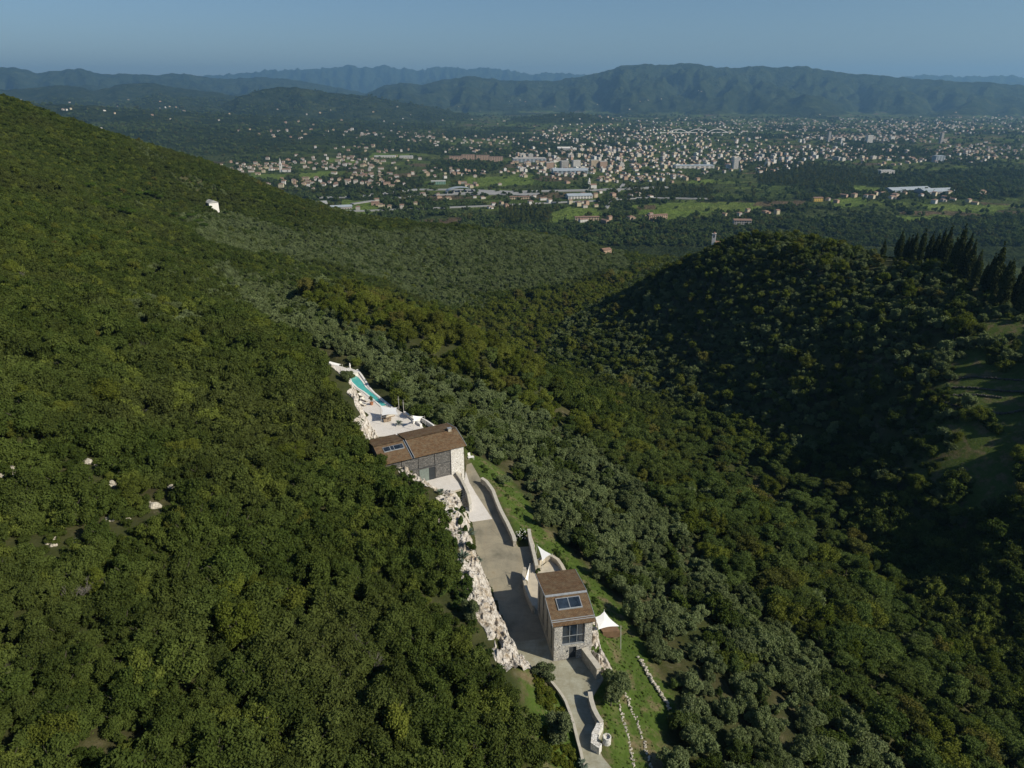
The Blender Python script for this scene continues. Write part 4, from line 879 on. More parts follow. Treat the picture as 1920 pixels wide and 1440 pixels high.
# ------------------------------------------------------------------ walls
def wall(name, label, px, h, th, mat, z=0.0, capm=None, zpx=None, cat='wall', side=1, seg=0.0):
    P_ = [Vector((*G(u, v, z if zpx is None else zpx), 0)) for u, v in px]; L = []; n = len(P_)
    hh = h if hasattr(h, '__len__') else [h]*n
    for i, p in enumerate(P_):
        d = (P_[min(i+1, n-1)]-P_[max(i-1, 0)]).normalized(); nn = Vector((-d.y, d.x, 0))*side; L.append(p+nn*th)
    o = P_[0].copy(); e = empty(name, (o.x, o.y, z), 0, label, cat)
    def ribbon(mb, A, B, lo, hi):
        V = []
        for i in range(n): V += [(A[i].x-o.x, A[i].y-o.y, lo[i]), (B[i].x-o.x, B[i].y-o.y, lo[i]), (B[i].x-o.x, B[i].y-o.y, hi[i]), (A[i].x-o.x, A[i].y-o.y, hi[i])]
        Fc = [(0, 1, 2, 3), (4*n-4, 4*n-1, 4*n-2, 4*n-3)]
        for i in range(n-1):
            a = 4*i; b = a+4; Fc += [(a+3, a+2, b+2, b+3), (a, a+3, b+3, b), (a+1, b+1, b+2, a+2), (a, b, b+1, a+1)]
        mb.add(V, Fc)
    mb = MB(); ribbon(mb, P_, L, [-1.5]*n, hh); mb.build('wall_body', mat, e)
    if capm:
        A = [P_[i]+(P_[i]-L[i])*.12 for i in range(n)]; B = [L[i]+(L[i]-P_[i])*.12 for i in range(n)]
        mb = MB(); ribbon(mb, A, B, [x+.003 for x in hh], [x+.1 for x in hh]); mb.build('coping', capm, e)
    return e
M['darkwall'] = stone_mat('dark_dry_stone', [(.06,.055,.045), (.09,.085,.07), (.05,.05,.04), (.11,.10,.08)], 1.6, (.05,.05,.04), .5)
CAP = simple('wall_coping', (.46, .43, .36), .9, .12, 2)
wall('retaining_wall', 'long low beige wall curving along the grass edge of the drive', [(905,905),(914,911),(921,920),(927,929),(931,940),(935,951),(941,965),(947,977),(954,990),(960,1003),(966,1016),(968,1025)], 1.25, .55, M['wallstone'], capm=CAP, side=-1)
wall('retaining_wall', 'short beige wall between the drive gap and the courtyard', [(994,1003),(997,1024),(1001,1038),(1005,1055),(1009,1072)], 1.3, .5, M['wallstone'], capm=CAP, side=-1)
wall('grass_edging', 'thin grey stone edging on the grass beyond the drive', [(992,1000),(998,1012),(1003,1026)], .35, .3, M['wallstone'], side=-1)
wall('garden_wall', 'beige wall along the drive left of the stone tower house', [(986,1078),(984,1090),(985,1102),(989,1117),(995,1133),(1003,1150)], 1.5, .4, M['wallstone'], capm=M['beige'], side=-1)
wall('curved_wall', 'rounded white wall at the back of the little courtyard', [(1012,1060),(1022,1053),(1034,1052),(1043,1058),(1050,1068),(1055,1078)], 1.0, .6, M['beige'], side=1)
wall('entrance_wall', 'thick stone wall running forward from the house corner', [(1098,1234),(1106,1245),(1116,1258),(1126,1272)], 2.0, .7, M['wallstone'], capm=CAP, side=-1)
wall('driveway_wall', 'white stone wall with curled end beside the lower drive', [(1109,1311),(1111,1325),(1116,1342),(1123,1356),(1130,1366)], 1.3, .5, M['stone'], capm=CAP, side=-1)
wall('gate_wall', 'bulging white stone wall end with round niche by the drive', [(1131,1367),(1126,1378),(1120,1390),(1118,1402),(1128,1407)], 1.15, .8, M['whitestone'], side=-1)
wall('kerb_wall', 'low white kerb wall on the left edge of the lower drive', [(1021,1276),(1033,1284),(1044,1298),(1052,1309),(1059,1321),(1066,1340),(1073,1361),(1080,1390),(1087,1416),(1092,1440),(1112,1640)], .45, .3, M['wallstone'], capm=CAP, side=1)
wall('parapet_wall', 'stone parapet wall beside the steps of the long house', [(852,888),(858,897),(864,906),(870,918),(876,930),(880,942)], [2.9,2.9,2.9,2.9,2.7,1.8], .45, M['whitestone'], capm=CAP, side=1, zpx=2.2)
wall('deck_wall', 'white curving wall on the valley side of the pool', [(668,694),(676,704),(684,716),(690,727),(700,738),(712,748),(722,756),(734,765)], 3.25, .5, M['white'], z=0, zpx=3.0, side=1)
wall('deck_wall', 'white wall between the pool deck and the sail shelter', [(756,776),(765,782),(776,790),(788,800)], 3.6, .5, M['white'], z=0, zpx=3.0, side=1)
wall('deck_wall', 'white box wall round the small shelter above the roof', [(775,795),(790,789),(800,795),(812,803)], 3.8, .4, M['white'], z=0, zpx=3.0, side=1)
# terraced field walls on the right hill
TW = [([(1780,712),(1830,708),(1880,712),(1935,716)], 'uppermost dark dry stone wall on the grass terraces of the right hill'), ([(1775,728),(1820,728),(1870,734),(1935,738)], 'second dry stone wall on the grass terraces of the right hill'), ([(1770,744),(1800,742),(1840,742),(1880,748)], 'third dry stone wall on the grass terraces of the right hill'), ([(1765,755),(1790,762),(1815,770),(1850,778),(1890,776),(1935,768)], 'lowest and longest dry stone wall on the grass terraces')]
# ------------------------------------------------------------------ rock face
def rock_strip(name, label, base, width, hfun, du=.35, nt=26, amp=.9, out_=.4, seed=0, left=1):
    P_ = [Vector((a, b, 0)) for a, b in base]; S = [0]
    for a, b in zip(P_, P_[1:]): S.append(S[-1]+(b-a).length)
    ns = max(6, int(S[-1]/du)); V = []
    nrm = []
    for i in range(len(P_)): d = (P_[min(i+1, len(P_)-1)]-P_[max(i-1, 0)]).normalized(); nrm.append(Vector((-d.y, d.x, 0))*left)
    for i in range(ns+1):
        s = S[-1]*i/ns; k = min(max(np.searchsorted(S, s)-1, 0), len(P_)-2); f = (s-S[k])/(S[k+1]-S[k]); p = P_[k].lerp(P_[k+1], f); n = nrm[k].lerp(nrm[k+1], f)
        for j in range(nt+1):
            t = j/nt; W_ = width*(.8+.5*mnoise.noise(Vector((s*.13, seed, 3)))); q = p+n*(W_*t-out_)
            V.append((q.x, q.y, t, s))
    V = np.array(V); gz = hgt(V[:, 0], V[:, 1]); out = []
    for i in range(len(V)):
        x, y, t, s = V[i]; e_ = math.sin(min(1, t*1.15)*math.pi)**.5 if t < .87 else 0
        q = Vector((x, y, gz[i])); 
        r1 = mnoise.fractal(q*.35+Vector((seed, 0, 0)), 1.0, 2.0, 4); r2 = abs(mnoise.noise(Vector((x*1.1+q.z*.6, y*1.1, q.z*.5+seed))))
        r3 = mnoise.cell(Vector((x*.9, y*.7, q.z*.9)))
        z = gz[i]+ (.75 + r1*amp*1.0 - r2*amp*1.3 + r3*.30)*max(0, min(1, t*4))*(1 if t < .8 else (1-t)*5) - (.25 if t < .02 or t > .98 else 0)
        lx = r1*.5*amp; out.append((x+lx*.6, y-lx*.3, z))
    me = npmesh(name, np.array(out), grid_faces(ns+1, nt+1)[:, ::-1] if left > 0 else grid_faces(ns+1, nt+1), M['rock'], smooth=False)
    return tag(link(name, me), label, 'rock')
rock_strip('limestone_cliff', 'long white rock face along the left side of the drive', PX([(1012,1285),(985,1252),(965,1215),(945,1175),(935,1140),(925,1115),(918,1095),(905,1075),(897,1050),(890,1020),(886,990),(874,965),(862,948),(850,938)])+PX([(832,928)], 1.0), 7.4, None, seed=1, nt=36, out_=.1)
rock_strip('limestone_cliff', 'white broken rock bank left of the terrace and long house', PX([(836,930),(815,918),(795,906),(776,893),(757,880),(740,868)], 2.0)+PX([(716,835),(700,815)], 2.6), 8.0, None, seed=5, nt=40)
rock_strip('limestone_cliff', 'white rock edge between the pool deck and the forest', PX([(708,822),(690,790),(672,765),(670,742),(650,722),(628,702),(600,682)], 3.0), 3.2, None, seed=9, amp=.6)
rock_strip('rock_outcrop', 'cream rock outcrop tumbling down right of the tower house', PX([(1112,1150),(1116,1180),(1120,1205),(1130,1225),(1140,1245),(1150,1262)], -.5), 2.2, None, seed=13, left=-1, amp=1.0)
def boulder(x, y, z, r, lab, grp=None, mat='wallstone', name='boulder'):
    import bmesh; b = bmesh.new(); bmesh.ops.create_icosphere(b, subdivisions=3, radius=r); sd = rng.uniform(0, 99)
    for v in b.verts:
        n = mnoise.fractal(v.co/r*1.1+Vector((sd, 0, 0)), 1, 2, 4); v.co = v.co*(1+.35*n); v.co.z *= .7
    me = bpy.data.meshes.new(name); b.to_mesh(me); b.free(); me.materials.append(M[mat]); o = link(name, me); o.location = (x, y, z); o.rotation_euler = (0, 0, rng.random()*6); return tag(o, lab, 'rock', grp)
for (x, y, z, r) in BPOS: boulder(x, y, z+.02*r, r*.62, 'pale limestone boulder showing through the scrub forest', 'pale boulders in the forest')
def stone_row(name, label, P_, mat, size=.45, rows=2):
    import bmesh; o = P_[0]; b = bmesh.new(); s = 0
    for a, c in zip(P_, P_[1:]):
        L = (c-a).length; n = max(2, int(L/size*1.5))
        for i in range(n):
            for r_ in range(rows):
                p = a.lerp(c, (i+rng.uniform(-.3, .3))/n)-o; m4 = Matrix.Translation(p+Vector((rng.normal()*.12, rng.normal()*.12, size*.3+r_*size*.55)))@Matrix.Rotation(rng.random()*6, 4, 'Z')@Matrix.Diagonal((rng.uniform(.6, 1.1)*size, rng.uniform(.5, .8)*size, rng.uniform(.4, .6)*size, 1))
                g = bmesh.ops.create_icosphere(b, subdivisions=1, radius=.75, matrix=m4)
                for v in g['verts']: v.co += Vector((rng.normal(), rng.normal(), rng.normal()))*.05*size
    me = bpy.data.meshes.new(name); b.to_mesh(me); b.free(); me.materials.append(mat); w_ = link(name, me); w_.location = o; return tag(w_, label, 'wall')
def on_ground(px): return [Vector(ground(u, v)) for u, v in px]
stone_row('dry_stone_wall', 'broken dry stone edge along the top of the lower grass', on_ground([(1200,1238),(1210,1258),(1222,1280),(1236,1300),(1250,1318),(1256,1335)]), M['wallstone'], .4)
stone_row('dry_stone_wall', 'thin dry stone line down the right of the lower garden', on_ground([(1158,1310),(1165,1340),(1174,1372),(1182,1405),(1192,1445)]), M['wallstone'], .28, 1)
stone_row('dry_stone_wall', 'second dry stone line nearer the olive trees below', on_ground([(1172,1300),(1186,1335),(1200,1370),(1212,1410),(1222,1445)]), M['wallstone'], .28, 1)
for px, lab in TW: stone_row('terrace_wall', lab, on_ground(px), M['darkwall'], .9, 1)
# ------------------------------------------------------------------ tower house (near)
e = empty('tower_house', (*G(1038, 1240, 0), 0), R(11), 'tall stone house with brown shingle roof and skylight beside the drive', 'house')
Wd, Ln, zf, zr_, zb, yr = 5.75, 10.7, 6.75, 8.0, 7.25, 4.7
wx0, wx1, wz0, wz1 = 1.2, 4.6, 2.85, 6.6; dx0, dx1, dz1 = 2.3, 3.45, 2.25
mb = MB(); y0 = 0; t = .5
mb.box(0, wx0, 0, t, -1, zf); mb.box(wx1, Wd, 0, t, -1, zf); mb.box(wx0, wx1, 0, t, wz1, zf); mb.box(wx0, dx0, 0, t, -1, wz0); mb.box(dx1, wx1, 0, t, -1, wz0); mb.box(dx0, dx1, 0, t, dz1, wz0)
mb.box(Wd-t, Wd, t, Ln, -1, 6.7); mb.box(0, Wd-t, Ln-t, Ln, -1, 6.9); mb.add([(Wd, 0, 6.7), (Wd, Ln, 6.7), (Wd, Ln, zb), (Wd, yr, zr_), (Wd, 0, zf)], [(0, 1, 2, 3, 4)])
mb.build('stone_wall', M['stone'], e)
lw = MB(); lw.box(.02, t, t, 1.3, -1, 6.75)
edges = [1.3, 2.1, 3.9, 4.7, 6.5, 7.3, 9.1, 9.8]
for i in range(len(edges)-1):
    if i % 2 == 1: lw.box(.02, t, edges[i], edges[i+1], -1, 6.75)
lw.box(.02, t, 9.8, Ln-t, -1, 6.75); lw.box(0, t, .5, Ln-t, -1.001, .9)
lw.add([(.02, t, 6.75), (.02, Ln-t, 6.75), (.02, Ln, zb), (.02, yr, zr_), (.02, t, zf)], [(0, 4, 3, 2, 1)]); lw.build('boarded_wall', M['plank'], e)
for i in range(0, 7, 2):
    s_ = MB(); s_.box(.22, .3, edges[i], edges[i+1], .9, 6.75); w_ = s_.build('slot_window', M['glass'], e)
    f = MB(); ym = (edges[i]+edges[i+1])/2; f.box(.14, .21, ym-.05, ym+.05, .9, 6.75); f.box(.14, .21, edges[i]+.0, edges[i+1], 3.6, 3.75); f.build('frame', M['darkmetal'], w_)
def slope(mb, x0, x1, ya, za, yb, zb_, th=.22, m=0):
    a = [(x0, ya, za), (x1, ya, za), (x1, yb, zb_), (x0, yb, zb_)]; mb.add(a+[(p[0], p[1], p[2]+th) for p in a], [(3, 2, 1, 0), (4, 5, 6, 7), (0, 1, 5, 4), (1, 2, 6, 5), (2, 3, 7, 6), (3, 0, 4, 7)], m)
ro = .35; kf = (zr_-zf)/yr; kb = (zr_-zb)/(Ln-yr)
mb = MB(); slope(mb, -ro, Wd+ro, -ro, zf-ro*kf, yr-.02, zr_-.02); rf = mb.build('roof', M['shingle'], e)
mb = MB(); slope(mb, -ro, Wd+ro, yr-.02+.0, zr_+.12, Ln+ro, zb-ro*kb+.12); mb.build('roof', M['shingle'], e)
fl = MB(); slope(fl, -ro-.02, Wd+ro+.02, yr-.32, zr_-.32*kf+.26, yr+.0, zr_+.26, .09); fl.build('ridge_flashing', M['metal'], e)
fl = MB()
for y_ in (.15, .45): slope(fl, -ro, Wd+ro, y_, zf+y_*kf+.225, y_+.09, zf+(y_+.09)*kf+.225, .06)
fl.build('snow_guard', M['metal'], e)
ed = MB()
for x_ in (-ro-.06, Wd+ro): slope(ed, x_, x_+.06, -ro-.03, zf-(ro+.03)*kf-.03, yr-.35, zr_-.35*kf-.03, .28); slope(ed, x_, x_+.06, yr, zr_+.09, Ln+ro, zb-ro*kb+.09, .28)
ed.build('verge_trim', M['metal'], e)
sk = MB(); sx0, sx1, sy0, sy1 = 1.05, 4.75, 2.0, 3.95; zz_ = lambda y: zf+y*kf+.225
slope(sk, sx0, sx1, sy0, zz_(sy0), sy1, zz_(sy1), .14); so_ = sk.build('skylight', M['metal'], e)
for (a, b) in ((sx0+.12, (sx0+sx1)/2-.06), ((sx0+sx1)/2+.06, sx1-.12)):
    g = MB(); slope(g, a, b, sy0+.14, zz_(sy0+.14)+.142, sy1-.14, zz_(sy1-.14)+.142, .02); g.build('pane', M['glass'], so_)
# big window: recessed glazing, mullions, interior floor seen through it
wn = MB(); wn.box(wx0, wx1, .22, .26, wz0, wz1); wo = wn.build('gable_window', M['glass'], e)
fr = MB(); fr.box(wx0+.001, wx0+.06, .14, .21, wz0, wz1); fr.box(wx1-.06, wx1-.001, .14, .21, wz0, wz1)
for q in (.34, .67): fr.box(wx0+(wx1-wx0)*q-.04, wx0+(wx1-wx0)*q+.03, .15, .21, wz0+.1, wz1)
fr.box(wx0+.08, wx1-.08, .14, .2, wz0+1.35, wz0+1.42); fr.build('frame', M['metal'], wo)
sl_ = MB(); sl_.box(wx0-.03, wx1+.03, -.05, .2, wz0-.08, wz0+.003); sl_.build('sill', M['metal'], wo)
d_ = MB(); d_.box(dx0, dx1, .3, .36, 0, dz1); do = d_.build('door', M['darkmetal'], e); h_ = MB(); h_.box(dx1-.2, dx1-.12, .22, .3, 1.0, 1.15); h_.build('handle', M['metal'], do)
q = MB(); q.box(2.0, 2.14, -.12, -.002, 1.5, 1.75); q.build('wall_lamp', M['darkmetal'], e)
# ------------------------------------------------------------------ long house (far)
A = Vector((*G(871, 904, 0), 0)); dirv = Vector((14.1, 7.4, 0)).normalized(); rz = math.atan2(dirv.y, dirv.x); LW, LD = 17.5, 9.4
org = A-dirv*LW
e = empty('long_house', org, rz, 'long house with brown shingle roof and dark shuttered front', 'house')
ze, zr2, zb2 = 9.0, 10.5, 9.6; ym = 4.7
mb = MB(); pw = 2.9
mb.box(LW-pw, LW-1.55, 0, .6, -1, ze-.1); mb.box(LW-.6, LW, 0, .6, -1, ze-.1); mb.box(LW-1.55, LW-.6, 0, .6, 2.3, ze-.1)
mb.box(LW-.5, LW, .6, LD, -1, ze-.1); mb.box(0, LW-.5, LD-.5, LD, -1, ze); mb.box(0, .5, .6, LD-.5, -1, ze-.1)
mb.add([(LW, 0, ze-.1), (LW, LD, ze-.1), (LW, LD, zb2), (LW, ym, zr2), (LW, 0, ze)], [(0, 1, 2, 3, 4)]); mb.add([(0, 0, ze-.1), (0, LD, ze-.1), (0, LD, zb2), (0, ym, zr2), (0, 0, ze)], [(4, 3, 2, 1, 0)])
mb.build('stone_wall', M['whitestone'], e)
mb = MB(); mb.box(LW-1.55, LW-.6, .35, .4, 0, 2.3); mb.build('side_door', M['darkmetal'], e)
zt = 2.5; X0 = LW-pw
mb = MB(); mb.box(0, X0, .35, .5, 0, ze-.1); mb.build('front_wall', M['darkscreen'], e)
bays = [(X0-3.6, X0-.03), (X0-7.2, X0-3.63), (X0-10.8, X0-7.23), (.1, X0-10.83)]
for i, (a, b) in enumerate(bays):
    for (c0, c1) in ((zt+3.35, ze-.2), (zt+.05, zt+3.25)):
        if i == 1 and c0 < 5: 
            s_ = MB(); s_.box(b-1.3, b-.05, .2, .34, c0, c1-.4); g_ = s_.build('doorway', M['hole'], e); continue
        s_ = MB(); s_.box(a+.06, b-.06, .22, .34, c0, c1); s_.build('shutter', M['darkscreen'], e)
s_ = MB(); s_.box(X0-7.1, X0-5.0, .2, .33, zt+.05, zt+2.9); s_.build('sliding_door', simple('pale_green_glass', (.16, .19, .17), .3), e)
s_ = MB(); s_.box(0, X0, .18, .34, ze-.18, ze-.05); s_.box(0, X0, .18, .34, zt+3.26, zt+3.34); s_.build('beam', M['darkmetal'], e)
r2 = .45; k1 = (zr2-ze)/ym; k2 = (zr2-zb2)/(LD-ym)
for (xa, xb) in ((-.5, 5.9), (6.35, LW+r2)):
    mb = MB(); slope(mb, xa, xb, -r2, ze-r2*k1, ym-.12, zr2-.12*k1); mb.build('roof', M['shingle'], e)
    mb = MB(); slope(mb, xa, xb, ym+.08, zr2+.16, LD+r2, zb2-r2*k2+.16); mb.build('roof', M['shingle'], e)
mb = MB(); slope(mb, 5.9, 6.35, -r2, ze-r2*k1-.02, ym, zr2, .12); slope(mb, 5.9, 6.35, ym+.01, zr2, LD+r2, zb2-r2*k2, .12); gl_ = mb.build('glazed_strip', M['glass'], e)
mb = MB(); 
for x_ in (5.84, 6.3): slope(mb, x_, x_+.1, -r2-.02, ze-r2*k1+.02, ym-.1, zr2+.02, .3)
mb.build('frame', M['metal'], gl_)
mb = MB(); slope(mb, LW+r2, LW+r2+.08, -r2, ze-r2*k1, ym-.1, zr2, .28); slope(mb, LW+r2, LW+r2+.08, ym+.08, zr2+.14, LD+r2, zb2-r2*k2+.14, .28); mb.build('verge_trim', M['metal'], e)
mb = MB(); z2 = lambda y: ze+y*k1+.223
sky_ = MB(); slope(sky_, 1.1, 5.4, 2.5, z2(2.5), 3.8, z2(3.8), .12); so_ = sky_.build('skylight', M['metal'], e)
for (a, b) in ((1.2, 2.5), (2.65, 3.3), (3.4, 5.3)):
    g = MB(); slope(g, a, b, 2.6, z2(2.6)+.122, 3.7, z2(3.7)+.122, .02); g.build('pane', M['glass'], so_)
mb = MB(); mb.box(LW-1.6, LW-.9, ym-.5, ym+.1, zr2-.3, zr2+.75); ch = mb.build('chimney', M['wallstone'], e); mb = MB(); mb.box(LW-1.7, LW-.8, ym-.6, ym+.2, zr2+.755, zr2+.85); mb.build('cap', M['metal'], ch)
# ------------------------------------------------------------------ shade sails
def sail(label, px, zs, base_z, sag=.12, cat='shade sail'):
    C3 = [Vector((*G(u, v, z), z)) for (u, v), z in zip(px, zs)]; n = len(C3); cen = sum(C3, Vector())/n; b = cen.copy(); b.z = base_z
    e = empty('shade_sail', b, 0, label, cat); K = 8; V = []; Fc = []
    cc = cen-b; idx = {}
    for i in range(n):
        p, q = C3[i]-b, C3[(i+1) % n]-b; o = len(V)
        for r in range(K+1):
            for c in range(K+1):
                ed_ = p.lerp(q, c/K); pull = 1-.16*math.sin(math.pi*c/K); pt = cc.lerp(cc+(ed_-cc)*pull, r/K); pt = pt+Vector((0, 0, -sag*math.sin(math.pi*(1-r/K)/2)*0 )); V.append(pt)
        for r in range(K):
            for c in range(K): Fc.append((o+r*(K+1)+c, o+r*(K+1)+c+1, o+(r+1)*(K+1)+c+1, o+(r+1)*(K+1)+c))
    V2 = V+[v+Vector((0, 0, -.03)) for v in V]; n0 = len(V); Fc2 = Fc+[tuple(i+n0 for i in f[::-1]) for f in Fc]
    mb = MB(); mb.add(V2, Fc2); mb.build('cloth', M['sail'], e, smooth=True)
    for p in C3:
        q = p-b; o = Vector((q.x, q.y, 0)).normalized()*.25; g = max(float(hgt(np.array([p.x]), np.array([p.y]))[0]), base_z-3)
        mb = MB(); mb.tube((q.x+o.x*2, q.y+o.y*2, g-b.z-.3), (q.x+o.x, q.y+o.y, q.z+.1), .05); mb.tube((q.x+o.x, q.y+o.y, q.z+.08), q, .015); mb.build('pole', M['pole'], e)
    return e
sail('white square shade sail on the lawn right of the tower house', [(1113,1158),(1133,1146),(1161,1174),(1122,1180)], [1.3, 2.0, .9, .9], -2.2)
sail('white triangular shade sail beside the short wall', [(1008,1023),(1033,1039),(1017,1052)], [1.8, 1.6, 1.4], 0)
sail('narrow white triangular sail over the garden wall', [(993,1059),(985,1086),(990,1090)], [3.2, 2.2, 1.6], 0)
sail('white rectangular shade sail between the pool and the terrace', [(714,762),(744,764),(746,777),(716,779)], [5.4, 5.6, 5.6, 5.2], 3)
sail('small white shade sail at the box wall above the roof', [(773,779),(794,781),(776,789)], [6.0, 5.4, 5.2], 3)
sail('far white shade sail at the end of the pool terrace', [(607,674),(640,683),(636,686),(612,682)], [6, 5.2, 5.0, 5.2], 3)
# ------------------------------------------------------------------ pool and deck things
POOL = PX([(726,761),(716,762),(700,748),(684,735),(671,727),(660,716),(657,707),(667,705),(673,709),(679,716),(685,726),(694,734),(706,744)], 3.0)
e = empty('swimming_pool', (*G(690, 732, 3), 3.0), 0, 'long narrow turquoise swimming pool with white edge', 'swimming pool'); ox, oy = e.location.x, e.location.y
def ring(poly, w):
    P_ = [Vector((p[0], p[1], 0)) for p in poly]; n = len(P_); area = sum(P_[i].x*P_[(i+1) % n].y-P_[(i+1) % n].x*P_[i].y for i in range(n)); s = -1 if area > 0 else 1; out = []
    for i in range(n):
        d = (P_[(i+1) % n]-P_[i-1]).normalized(); out.append(P_[i]+Vector((-d.y, d.x, 0))*w*s)
    return P_, out
a, b = ring(POOL, .45); n = len(a); mb = MB(); V = [(p.x-ox, p.y-oy, .02) for p in a]+[(p.x-ox, p.y-oy, .02) for p in b]+[(p.x-ox, p.y-oy, .12) for p in a]+[(p.x-ox, p.y-oy, .12) for p in b]; Fc = []
for i in range(n): j = (i+1) % n; Fc += [(2*n+i, 2*n+j, 3*n+j, 3*n+i), (i, j, 2*n+j, 2*n+i), (n+i, 3*n+i, 3*n+j, n+j)]
mb.add(V, Fc); mb.build('coping', M['white'], e)
from mathutils.geometry import tessellate_polygon
mb = MB(); mb.add([(p.x-ox, p.y-oy, .05) for p in a], tessellate_polygon([[Vector(p) for p in a]])); mb.build('water', M['water'], e)
def potted(u, v, z, label):
    e = empty('potted_tree', (*G(u, v, z), z), 0, label, 'potted plant'); MB().lathe((0, 0, 0), [(.35, 0), (.5, .7), (.55, .75)], 12).build('pot', simple('terracotta_pot', (.35, .16, .08)), e)
    MB().tube((0, 0, .6), (0, 0, 1.7), .06).build('trunk', M['bark'], e); link('crown', crown_mesh('potted_crown', M['olive'], 500, .2, 6, (.8, 1.4, 2.8), 5), e)
potted(697, 759, 3, 'small round tree in a terracotta pot on the pool deck')
def lounger(u, v, z, rz, label, grp='sun loungers on the deck'):
    e = empty('sun_lounger', (*G(u, v, z), z+.02), rz, label, 'sun lounger', grp)
    mb = MB(); mb.box(-.35, .35, -1, 1, .25, .32); mb.build('frame', M['wood'], e)
    for a in (-.3, .3):
        for b in (-.9, .9): MB().box(a-.04, a+.04, b-.04, b+.04, 0, .25).build('leg', M['wood'], e)
    mb = MB(); mb.box(-.33, .33, -1, .4, .321, .42); mb.add([(-.33, .4, .33), (.33, .4, .33), (.33, 1, .75), (-.33, 1, .75), (-.33, .4, .43), (.33, .4, .43), (.33, 1, .85), (-.33, 1, .85)], [(3, 2, 1, 0), (4, 5, 6, 7), (0, 1, 5, 4), (1, 2, 6, 5), (2, 3, 7, 6), (3, 0, 4, 7)]); mb.build('cushion', M['cushion'], e)
for k, (u, v, l) in enumerate([(678, 744, 'sun lounger nearest the trees on the pool deck'), (684, 752, 'sun lounger on the pool deck left of the potted tree'), (680, 760, 'sun lounger at the front left corner of the pool deck')]): lounger(u, v, 3, .9, l)
def sofa(u, v, z, rz, label, w=1.8):
    e = empty('garden_sofa', (*G(u, v, z), z+.02), rz, label, 'sofa', 'garden sofas on the terrace'); MB().box(-w/2, w/2, -.4, .4, .05, .32).build('base', M['wood'], e)
    MB().box(-w/2, w/2, .25, .4, .323, .8).build('backrest', M['wood'], e); MB().box(-w/2+.05, w/2-.05, -.38, .24, .323, .46).build('cushion', M['cushion'], e)
sofa(722, 784, 3, .5, 'left garden sofa under the rectangular sail'); sofa(733, 781, 3, .5, 'right garden sofa under the rectangular sail'); sofa(726, 790, 3, 3.6, 'front garden sofa facing the two others')
e = empty('low_table', (*G(729, 786, 3), 3.02), .5, 'low wooden table between the garden sofas', 'table'); MB().box(-.6, .6, -.35, .35, .3, .36).build('table_top', M['wood'], e)
for a in (-.5, .5):
    for b in (-.28, .28): MB().box(a-.04, a+.04, b-.04, b+.04, 0, .3).build('leg', M['wood'], e)
e = empty('garden_chair', (*G(880, 857, 0), 0), .4, 'white garden chair at the right end of the long house', 'chair')
MB().box(-.3, .3, -.3, .3, .4, .46).build('seat', M['white'], e); MB().box(-.3, .3, .25, .3, .461, 1.0).build('backrest', M['white'], e)
for a in (-.27, .27):
    for b in (-.27, .2): MB().box(a-.03, a+.03, b-.03, b+.03, 0, .4).build('leg', M['white'], e)
e = empty('garden_table', (*G(883, 862, 0), 0), .4, 'white garden table beside the chair at the long house', 'table'); MB().box(-.7, .7, -.4, .4, .7, .76).build('table_top', M['white'], e)
for a in (-.6, .6):
    for b in (-.33, .33): MB().box(a-.03, a+.03, b-.03, b+.03, 0, .7).build('leg', M['white'], e)
e = empty('garden_statue', (*G(657, 697, 3), 3), 0, 'slim white garden statue at the far end of the pool', 'statue'); MB().box(-.35, .35, -.35, .35, 0, .7).build('plinth', M['white'], e)
MB().lathe((0, 0, .7), [(.28, 0), (.22, .4), (.16, .8), (.24, 1.2), (.26, 1.4), (.1, 1.55), (.15, 1.7), (.12, 1.9), (.03, 2.0)], 10).build('figure', M['white'], e, smooth=True)
mb = MB(); x, y = G(656, 702, 3); mb.box(-2.2, 2.2, -1.3, 1.3, 0, 1.0); mb.box(-2.4, 2.4, -1.5, 1.5, 1.003, 1.12); o = mb.build('stone_plinth', M['whitestone']); o.location = (x, y, 3); o.rotation_euler = (0, 0, -.7); tag(o, 'low white stone block at the head of the pool', 'stone block')
for k, (u, v) in enumerate([(748, 766), (757, 773), (743, 757)]):
    mb = MB(); mb.tube((0, 0, -1), (0, 0, 3.4), .09, .05); mb.tube((-.35, 0, 2.6), (.35, 0, 2.6), .03); o = mb.build('garden_post', M['pole']); x, y = G(u, v, 3.0); o.location = (x, y, 3.0); tag(o, ['thin pale post right of the rectangular sail', 'thin pale post behind the deck wall', 'thin pale post at the pool corner'][k], 'post', 'thin pale posts by the pool')
mb = MB(); P_ = PX([(1118,1180),(1150,1176),(1162,1194),(1130,1196)], -2.6); mb.prism([(p[0]-P_[0][0], p[1]-P_[0][1]) for p in P_], -1.2, .0); o = mb.build('earth_bed', M['earth']); gz_ = float(np.max(hgt(np.array([p[0] for p in P_]), np.array([p[1] for p in P_])))); o.location = (P_[0][0], P_[0][1], gz_+.08); tag(o, 'square bed of bare brown earth under the white sail', 'earth bed')
mb = MB(); mb.lathe((0, 0, -.4), [(.55, 0), (.55, 1.1), (.42, 1.12), (.42, .8)], 16); o = mb.build('stone_trough', M['whitestone']); o.location = (*G(1137, 1398, 0.0), .9); tag(o, 'round stone basin set in the bulging wall end', 'basin')
